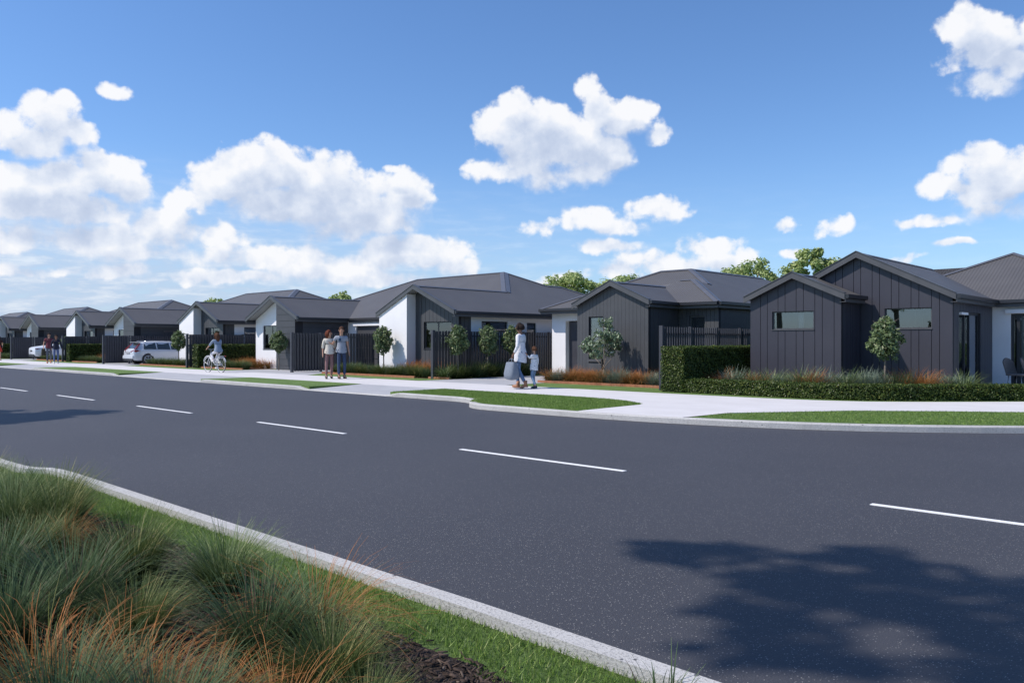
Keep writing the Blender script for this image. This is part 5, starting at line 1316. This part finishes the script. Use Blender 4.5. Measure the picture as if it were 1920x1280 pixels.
# the two walking men, the woman at the edge
person('dark haired man in a maroon shirt and grey trousers walking', (-54.3, 16.3, .01), HX - .2, 1.06,
       dict(kner=(.10, .14, .51), ankr=(.10, .16, .09), toer=(.11, .3, .035), knel=(-.10, .0, .5), ankl=(-.10, -.22, .14), toel=(-.1, -.1, .04), elbr=(.26, -.08, 1.14), wrir=(.28, .08, .93), elbl=(-.25, .02, 1.14), wril=(-.27, .14, .96)),
       skin_l, cloth('shirt_maroon', (.17, .045, .06)), 'short', cloth('trousers_grey', (.13, .14, .17)), None, hair_d, 0, mat('shoe_rust', (.40, .13, .05), .5), group='people out on the footpath')
person('man in an open dark jacket over a pale shirt and blue jeans walking', (-52.85, 16.25, .01), HX - .3, 1.0,
       dict(kner=(.10, .06, .5), knel=(-.10, .1, .5), ankl=(-.10, .0, .09), elbr=(.25, -.04, 1.14), elbl=(-.27, -.03, 1.14), wril=(-.30, .06, .92)),
       skin_d, cloth('jacket_dark', (.025, .028, .045)), 'long', cloth('jeans_mid', (.11, .15, .28)), None, hair_d, 0, mat('shoe_white', (.75, .75, .75), .5))
person('woman in a red skirt cut by the left edge of the picture', (-65.4, 16.4, .01), HX, 1.0,
       dict(elbl=(-.26, -.1, 1.16), wril=(-.22, .05, 1.0)), skin_l, cloth('top_black', (.05, .02, .02)), 'short', None, cloth('skirt_red', (.55, .07, .05)), hair_d, .15, mat('shoe_beige', (.5, .4, .3), .5), 0, True)


# shopping bag and shoulder bag
bagm = cloth('bag_grey', (.19, .22, .27)); bagd = cloth('bag_dark', (.045, .045, .05))
def bag(loc, rz, label, m_, wd, dp, ht, name='shopping_bag', strap=.22):
    t = empty(name, loc, rz); b = MB(); n = 7; rings = []
    prof = [(0, .82, .75), (.08, 1.0, 1.1), (.35, 1.04, 1.15), (.7, .98, .9), (1, .92, .55)]
    for f, sx, sy in prof:
        pts = []
        for i in range(20):
            a = 2 * math.pi * i / 20; e = .62
            cx = math.copysign(abs(math.cos(a)) ** e, math.cos(a)); cy = math.copysign(abs(math.sin(a)) ** e, math.sin(a))
            pts.append((cx * wd / 2 * sx * (1 + .02 * math.sin(3 * a + f * 5)), cy * dp / 2 * sy, f * ht + .01 * math.sin(2 * a + f * 4)))
        rings.append(pts)
    i0 = 0
    for k in range(len(rings)):
        b.v += rings[k]
    for k in range(len(rings) - 1):
        for j in range(20):
            a = k * 20 + j; c = k * 20 + (j + 1) % 20; b.f.append((a, c, c + 20, a + 20)); b.m.append(0)
    b.f.append(tuple(range(19, -1, -1))); b.m.append(0)
    b.build('bag_body', m_, t, smooth=True)
    for s in (-1, 1):
        k = MB(); k.tube([(-wd * .22, s * dp * .2, ht * .97), (-wd * .12, s * dp * .1, ht + strap * .7), (0, 0, ht + strap), (wd * .12, s * dp * .1, ht + strap * .7), (wd * .22, s * dp * .2, ht * .97)], .008, 6); k.build('handle', m_, t, smooth=True)
    tag(t, label, 'bag'); return t
hw_ = HW + .25
def rel(px, py, ang, base): return (base[0] + px * math.cos(ang) - py * math.sin(ang), base[1] + px * math.sin(ang) + py * math.cos(ang))
bx0, by0 = rel(-.285 * 1.05, .09, hw_, (-15.05, 16.42))
bag((bx0 - .02, by0 - .02, .27), hw_ + 1.0, 'large soft grey shopping bag hanging from the woman\'s left hand', bagm, .50, .28, .48, strap=.10)
t = empty('shoulder_bag', (*rel(.24, -.06, hw_, (-15.05, 16.42)), .86), hw_ - .2)
b = MB(); b.prism([(-.05, -.02, 0), (.16, -.02, .02), (.20, -.02, .20), (-.02, -.02, .62), (-.05, -.02, .30)], (0, .16, 0)); ob = b.build('bag_body', bagd, t, fix=True)
bv = ob.modifiers.new('Bevel', 'BEVEL'); bv.width = .035; bv.segments = 3
b = MB(); b.tube([(-.02, .0, .5), (-.06, -.02, .70), (-.07, .10, .70), (-.03, .12, .5)], .012, 6); b.build('strap', bagd, t, smooth=True)
tag(t, 'dark shoulder bag hanging at the right side of the woman in the white shirt', 'bag')
t = empty('bag', (*rel(.30, .02, HX - .2, (-54.3, 16.3)), .48), HX)
b = MB(); b.prism([(-.12, -.06, 0), (.12, -.06, .02), (.10, -.06, .42), (-.08, -.06, .44)], (0, .13, 0)); ob = b.build('bag_body', cloth('bag_olive', (.06, .055, .04)), t, fix=True)
bv = ob.modifiers.new('Bevel', 'BEVEL'); bv.width = .03; bv.segments = 3
b = MB(); b.tube([(-.05, 0, .42), (0, 0, .52), (.05, 0, .42)], .01, 6); b.build('handle', bagd, t, smooth=True)
tag(t, 'dark olive bag carried by the man in the maroon shirt', 'bag')

# cyclist and bicycle (front wheel towards -X)
BX, BY, BA = -32.85, 16.31, math.pi / 2 + .08     # local +Y is forward
bike = empty('bicycle', (BX, BY, .01), BA)
wm = mat('bike_white', (.70, .72, .74), .4); tyre = mat('rubber', (.03, .03, .032), .8); steel = mat('bike_steel', (.35, .37, .40), .3, .6, .8); saddlem = mat('saddle_black', (.02, .02, .022), .6)
RW = .325
for yy_ in (.52, -.52):
    m = MB(); m.ring((0, yy_, RW), (1, 0, 0), RW - .012, .013, 36, 8); wheel = m.build('wheel', wm, bike, smooth=True)
    m = MB(); m.ring((0, yy_, RW), (1, 0, 0), RW + .008, .016, 36, 8); m.build('tyre', tyre, wheel, smooth=True)
    m = MB()
    for i in range(16):
        a = i * math.pi / 8; m.tube([(.02 if i % 2 else -.02, yy_, RW), (0, yy_ + math.cos(a) * (RW - .02), RW + math.sin(a) * (RW - .02))], .0018, 4)
    m.tube([(-.04, yy_, RW), (.04, yy_, RW)], .02, 8); m.build('spokes', steel, wheel)
    m = MB(); pts = [(0, yy_ + math.cos(a) * (RW + .045), RW + math.sin(a) * (RW + .045)) for a in [R(20 + 14 * i) for i in range(11)]]; m.tube(pts, .018, 6); m.build('mudguard', wm, bike, smooth=True)
m = MB()
bb, st, hd_, hdt = (0, -.08, .30), (0, -.24, .72), (0, .36, .62), (0, .31, .80)
m.tube([bb, st], .017, 8); m.tube([bb, hd_], .018, 8); m.tube([(0, -.16, .50), (0, .33, .72)], .015, 8); m.tube([hd_, hdt], .019, 8)
for s in (-1, 1): m.tube([(s * .02, -.2, .60), (s * .045, -.52, RW)], .009, 6); m.tube([bb, (s * .045, -.52, RW)], .010, 6); m.tube([(s * .045, .36, .60), (s * .045, .52, RW)], .012, 6)
m.build('frame', wm, bike, smooth=True)
m = MB(); m.tube([hdt, (0, .27, .98)], .012, 8); m.tube([(-.27, .08, 1.02), (-.25, .18, 1.03), (-.10, .27, .99), (0, .28, .98), (.10, .27, .99), (.25, .18, 1.03), (.27, .08, 1.02)], .011, 8); hb_ = m.build('handlebar', steel, bike, smooth=True)
for s in (-1, 1): m = MB(); m.tube([(s * .265, .13, 1.025), (s * .272, .04, 1.015)], .017, 8); m.build('grip', saddlem, hb_, smooth=True)
m = MB(); m.tube([st, (0, -.26, .82)], .013, 8); m.ball((0, -.30, .85), (.10, .13, .035), 12); m.build('saddle', saddlem, bike, smooth=True)
m = MB(); m.box(-.06, .06, -.80, -.38, .70, .712); 
for s in (-1, 1): m.tube([(s * .055, -.66, .70), (s * .05, -.52, RW)], .006, 6)
m.build('rack', steel, bike, fix=True)
m = MB(); m.ball((0, -.83, .70), (.03, .015, .02), 8); m.build('tail_light', mat('red_lens', (.5, .02, .02), .3), bike)
m = MB(); m.ring((.06, -.08, .30), (1, 0, 0), .085, .008, 20, 6); m.tube([(.07, -.08, .30), (.075, -.02, .14)], .010, 6); m.tube([(-.07, -.08, .30), (-.075, -.14, .46)], .010, 6)
m.box(.08, .16, -.06, .02, .13, .145); m.box(-.16, -.08, -.18, -.10, .455, .47); m.build('crankset', steel, bike, fix=True)
tag(bike, 'white city bicycle with mudguards and a rear rack under the riding woman', 'bicycle')
cy = person('woman with long brown hair in a denim shirt and white trousers riding the bicycle', (BX, BY, .01), BA, .98,
       dict(pel=(0, -.30, .95), wai=(0, -.28, 1.09), che=(0, -.22, 1.30), nek=(0, -.18, 1.45), hd1=(0, -.16, 1.56), hd2=(0, -.15, 1.65),
            shol=(-.17, -.19, 1.40), elbl=(-.25, -.04, 1.20), wril=(-.27, .10, 1.08), shor=(.17, -.19, 1.40), elbr=(.25, -.04, 1.20), wrir=(.27, .10, 1.08),
            hipl=(-.09, -.28, .91), knel=(-.11, .10, .80), ankl=(-.12, -.12, .53), toel=(-.12, -.01, .50), hipr=(.09, -.28, .91), kner=(.11, .06, .58), ankr=(.12, -.03, .22), toer=(.12, .10, .18)),
       skin_l, cloth('shirt_denim', (.26, .32, .41)), 'three', cloth('trousers_white', (.72, .71, .73)), None, hair_b, .34, mat('shoe_pale', (.7, .66, .64), .5), 0, True, topz=.90)

# ------------------------------------------------------------------ cars
carw = mat('car_paint_silver', (.58, .60, .64), .28, .6, .15); carp = mat('car_paint_white', (.66, .69, .74), .25, .6, .1)
redl = mat('tail_lamp_red', (.20, .012, .016), .25, .5); blackp = mat('black_plastic', (.018, .018, .02), .5); rimm = mat('alloy_rim', (.50, .52, .55), .3, .6, .7); platem = mat('number_plate', (.30, .30, .32), .5); chrome = mat('chrome_trim', (.6, .62, .65), .2, .6, .9)
def car(label, loc, rz, paint_, st, glassz, L_, tail, scale=1.0, cat='car'):
    """st = stations along +Y from the rear: (y, half width, sill z, belt z, roof z, roof half width)"""
    c = empty('car', loc, rz); c.scale = (scale,) * 3
    b = MB(); n = 0
    def ringpts(y, hw, zs, zb, zr, rw):
        return [(rw * .0, y, zr), (rw * .6, y, zr - .008), (rw, y, zr - .05), (hw * .95, y, zb), (hw, y, zb - .10), (hw * 1.0, y, (zb + zs) / 2), (hw * .98, y, zs + .08), (hw * .90, y, zs), (0, y, zs)]
    R_ = [ringpts(*s) for s in st]; m_ = len(R_[0])
    for r in R_:
        b.v += r + [(-x, y, z) for x, y, z in r[1:-1]][::-1]
    k_ = 2 * m_ - 2
    for i in range(len(R_) - 1):
        for j in range(k_):
            b.f.append((i * k_ + j, (i + 1) * k_ + j, (i + 1) * k_ + (j + 1) % k_, i * k_ + (j + 1) % k_)); b.m.append(0)
    b.f.append(tuple(range(k_))[::-1]); b.m.append(0); e = (len(R_) - 1) * k_; b.f.append(tuple(range(e, e + k_))); b.m.append(0)
    body = b.build('body', paint_, c, smooth=True, fix=True)
    md = body.modifiers.new('Edge', 'EDGE_SPLIT'); md.split_angle = R(38)
    # side windows, slightly proud of the body between belt and roof
    def at(y):
        for i in range(len(st) - 1):
            if st[i][0] <= y <= st[i + 1][0]:
                t = (y - st[i][0]) / (st[i + 1][0] - st[i][0]); return [st[i][q] * (1 - t) + st[i + 1][q] * t for q in range(6)]
        return st[-1]
    for s in (-1, 1):
        for (y0, y1, k0, k1) in glassz:
            g_ = MB(); pts = []
            for y, zf in ((y0, 0), (y1, 0), (y1 - k1, 1), (y0 + k0, 1)):
                _, hw, zs, zb, zr, rw = at(y); lo = (hw * .95 + .004, zb + .02); hi = (rw + .006, zr - .075)
                q = hi if zf else lo; pts.append((s * q[0], y, q[1]))
            g_.prism(pts, (s * .006, 0, 0)); g_.build('side_window', cglass2, c, fix=True)
        for yw in (st[0][0] + L_ * .185, st[0][0] + L_ * .805):
            hw = at(yw)[1]
            w_ = MB(); w_.tube([(s * (hw - .20), yw, .33), (s * (hw + .004), yw, .33)], .365, 28); w_.build('wheel_arch', blackp, c, smooth=False)
            w_ = MB(); w_.ring((s * (hw - .035), yw, .32), (1, 0, 0), .265, .06, 30, 10); wh = w_.build('wheel', tyre, c, smooth=True)
            w_ = MB(); w_.ring((s * (hw + .012), yw, .32), (1, 0, 0), .225, .02, 30, 6); w_.tube([(s * (hw - .02), yw, .32), (s * (hw + .03), yw, .32)], .05, 12)
            for i in range(5):
                a = i * 2 * math.pi / 5 + .3
                for da in (-.16, .16): w_.tube([(s * (hw + .012), yw + math.cos(a) * .04, .32 + math.sin(a) * .04), (s * (hw + .012), yw + math.cos(a + da) * .215, .32 + math.sin(a + da) * .215)], .016, 6)
            w_.build('rim', rimm, wh, smooth=True)
    tail(c, st, at)
    tag(c, label, cat, 'cars parked on the driveways')
    return c
cglass2 = mat('car_window', (.035, .045, .05), .04, .9)
W_ST = [(0, .70, .34, .80, .84, .62), (.05, .80, .28, .86, .90, .66), (.16, .85, .24, .90, .98, .64), (.55, .87, .22, .93, 1.36, .58), (.80, .88, .20, .93, 1.42, .60), (1.6, .90, .19, .92, 1.45, .62), (2.5, .90, .19, .90, 1.43, .61), (3.0, .90, .19, .89, 1.32, .56), (3.55, .89, .19, .88, .96, .60), (4.3, .86, .2, .80, .84, .62), (4.62, .76, .24, .70, .74, .55), (4.7, .60, .3, .6, .62, .45)]
def wagon_tail(c, st, at):
    g_ = MB(); g_.prism([(-.52, .17, 1.00), (.52, .17, 1.00), (.46, .50, 1.33), (-.46, .50, 1.33)], (0, -.012, .014)); g_.build('rear_window', cglass2, c, fix=True)
    g_ = MB(); g_.box(-.55, .55, .30, .56, 1.375, 1.40); g_.build('spoiler', c.children[0].data.materials[0], c, fix=True)
    for s in (-1, 1):
        g_ = MB(); g_.prism([(s * .60, .10, .90), (s * .83, .10, .90), (s * .86, .12, .76), (s * .42, -.005, .77), (s * .42, -.005, .82)], (0, -.03, 0)); 
        g_.prism([(s * .60, .14, .93), (s * .80, .14, .93), (s * .62, .50, 1.30), (s * .56, .50, 1.30)], (0, -.035, .02))
        g_.prism([(s * .865, .10, .90), (s * .872, .42, .88), (s * .872, .16, .78), (s * .83, .08, .78)], (s * .02, 0, 0)); g_.build('tail_light', redl, c, fix=True)
        g_ = MB(); g_.tube([(s * .56, .75, 1.455), (s * .60, 1.0, 1.485), (s * .60, 2.3, 1.475), (s * .57, 2.6, 1.42)], .014, 6); g_.build('roof_rail', chrome, c, smooth=True)
    g_ = MB(); g_.box(-.26, .26, -.03, .0, .66, .77); g_.build('number_plate', platem, c, fix=True)
    g_ = MB(); g_.box(-.78, .78, -.06, .10, .34, .56); bp = g_.build('bumper', c.children[0].data.materials[0], c, fix=True); bv = bp.modifiers.new('Bevel', 'BEVEL'); bv.width = .05; bv.segments = 3
    g_ = MB(); g_.box(-.66, .66, -.045, .10, .22, .338); g_.build('diffuser', blackp, c, fix=True)
car('silver estate car parked beside the dark fence, seen from its rear right corner', (-48.45, 18.75, .01), 0, carw, W_ST, [(.62, 1.42, .10, .02), (1.48, 2.30, .02, .03), (2.36, 3.25, .03, .55)], 4.7, wagon_tail, .93)
S_ST = [(0, .62, .40, .82, .86, .5), (.06, .78, .30, .90, .97, .58), (.30, .86, .24, .93, 1.03, .62), (.8, .88, .21, .93, 1.10, .58), (1.5, .89, .2, .93, 1.30, .54), (2.2, .90, .19, .92, 1.36, .55), (2.8, .90, .19, .91, 1.30, .54), (3.5, .89, .2, .90, 1.0, .6), (4.3, .86, .2, .80, .86, .6), (4.65, .70, .28, .66, .70, .45)]
def sedan_tail(c, st, at):
    g_ = MB(); g_.prism([(-.5, .85, 1.12), (.5, .85, 1.12), (.46, 1.45, 1.285), (-.46, 1.45, 1.285)], (0, -.01, .014)); g_.build('rear_window', cglass2, c, fix=True)
    for s in (-1, 1):
        g_ = MB(); g_.prism([(s * .38, .045, .87), (s * .80, .10, .89), (s * .80, .10, .80), (s * .38, .04, .83)], (0, -.03, 0)); g_.prism([(s * .81, .09, .88), (s * .875, .40, .87), (s * .84, .15, .80)], (s * .02, 0, 0)); g_.build('tail_light', redl, c, fix=True)
    g_ = MB(); g_.box(-.26, .26, .0, .03, .62, .73); g_.build('number_plate', platem, c, fix=True)
    g_ = MB(); g_.box(-.64, .64, -.01, .14, .24, .42); g_.build('diffuser', blackp, c, fix=True)
car('white coupe with a sloping tail parked behind the two walking men', (-66.6, 18.8, .01), 0, carp, S_ST, [(1.1, 1.75, .45, .02), (1.82, 3.2, .02, .6)], 4.65, sedan_tail, .95)

# ------------------------------------------------------------------ patio chairs at the right edge
wick = mat('chair_wicker', rough=.8, build=vary((.10, .085, .08), (.19, .165, .155), 60, 120, .8, .004)); legm = mat('chair_leg', (.30, .30, .32), .4, .6, .6)
def chair(x, y, rz, label):
    t = empty('patio_chair', (x, y, .012), rz)
    m = MB(); m.box(-.23, .23, -.22, .22, .40, .46); o = m.build('seat', wick, t, fix=True); bv = o.modifiers.new('Bevel', 'BEVEL'); bv.width = .025; bv.segments = 3
    m = MB()
    for i in range(6):
        a0_, a1_ = (-.5 + i / 6), (-.5 + (i + 1) / 6)
        def q(a, z): return (a * .46, -.20 - .10 * z - .05 * (1 - 4 * a * a) * 1.0, .42 + z * .45 * (1 - .25 * a * a * 4))
        m.prism([q(a0_, 0), q(a1_, 0), q(a1_, 1), q(a0_, 1)], (0, .035, 0))
    m.build('backrest', wick, t, fix=True)
    for sx in (-1, 1):
        for sy in (-1, 1):
            k = MB(); k.tube([(sx * .18, sy * .16, .40), (sx * .21, sy * .20, 0)], .012, 8); k.build('leg', legm, t, smooth=True)
    tag(t, label, 'chair', 'patio chairs')
chair(-4.62, 24.6, -1.9, 'left one of the two woven patio chairs at the right edge')
chair(-4.30, 24.9, -1.5, 'woven patio chair cut by the right edge of the picture')
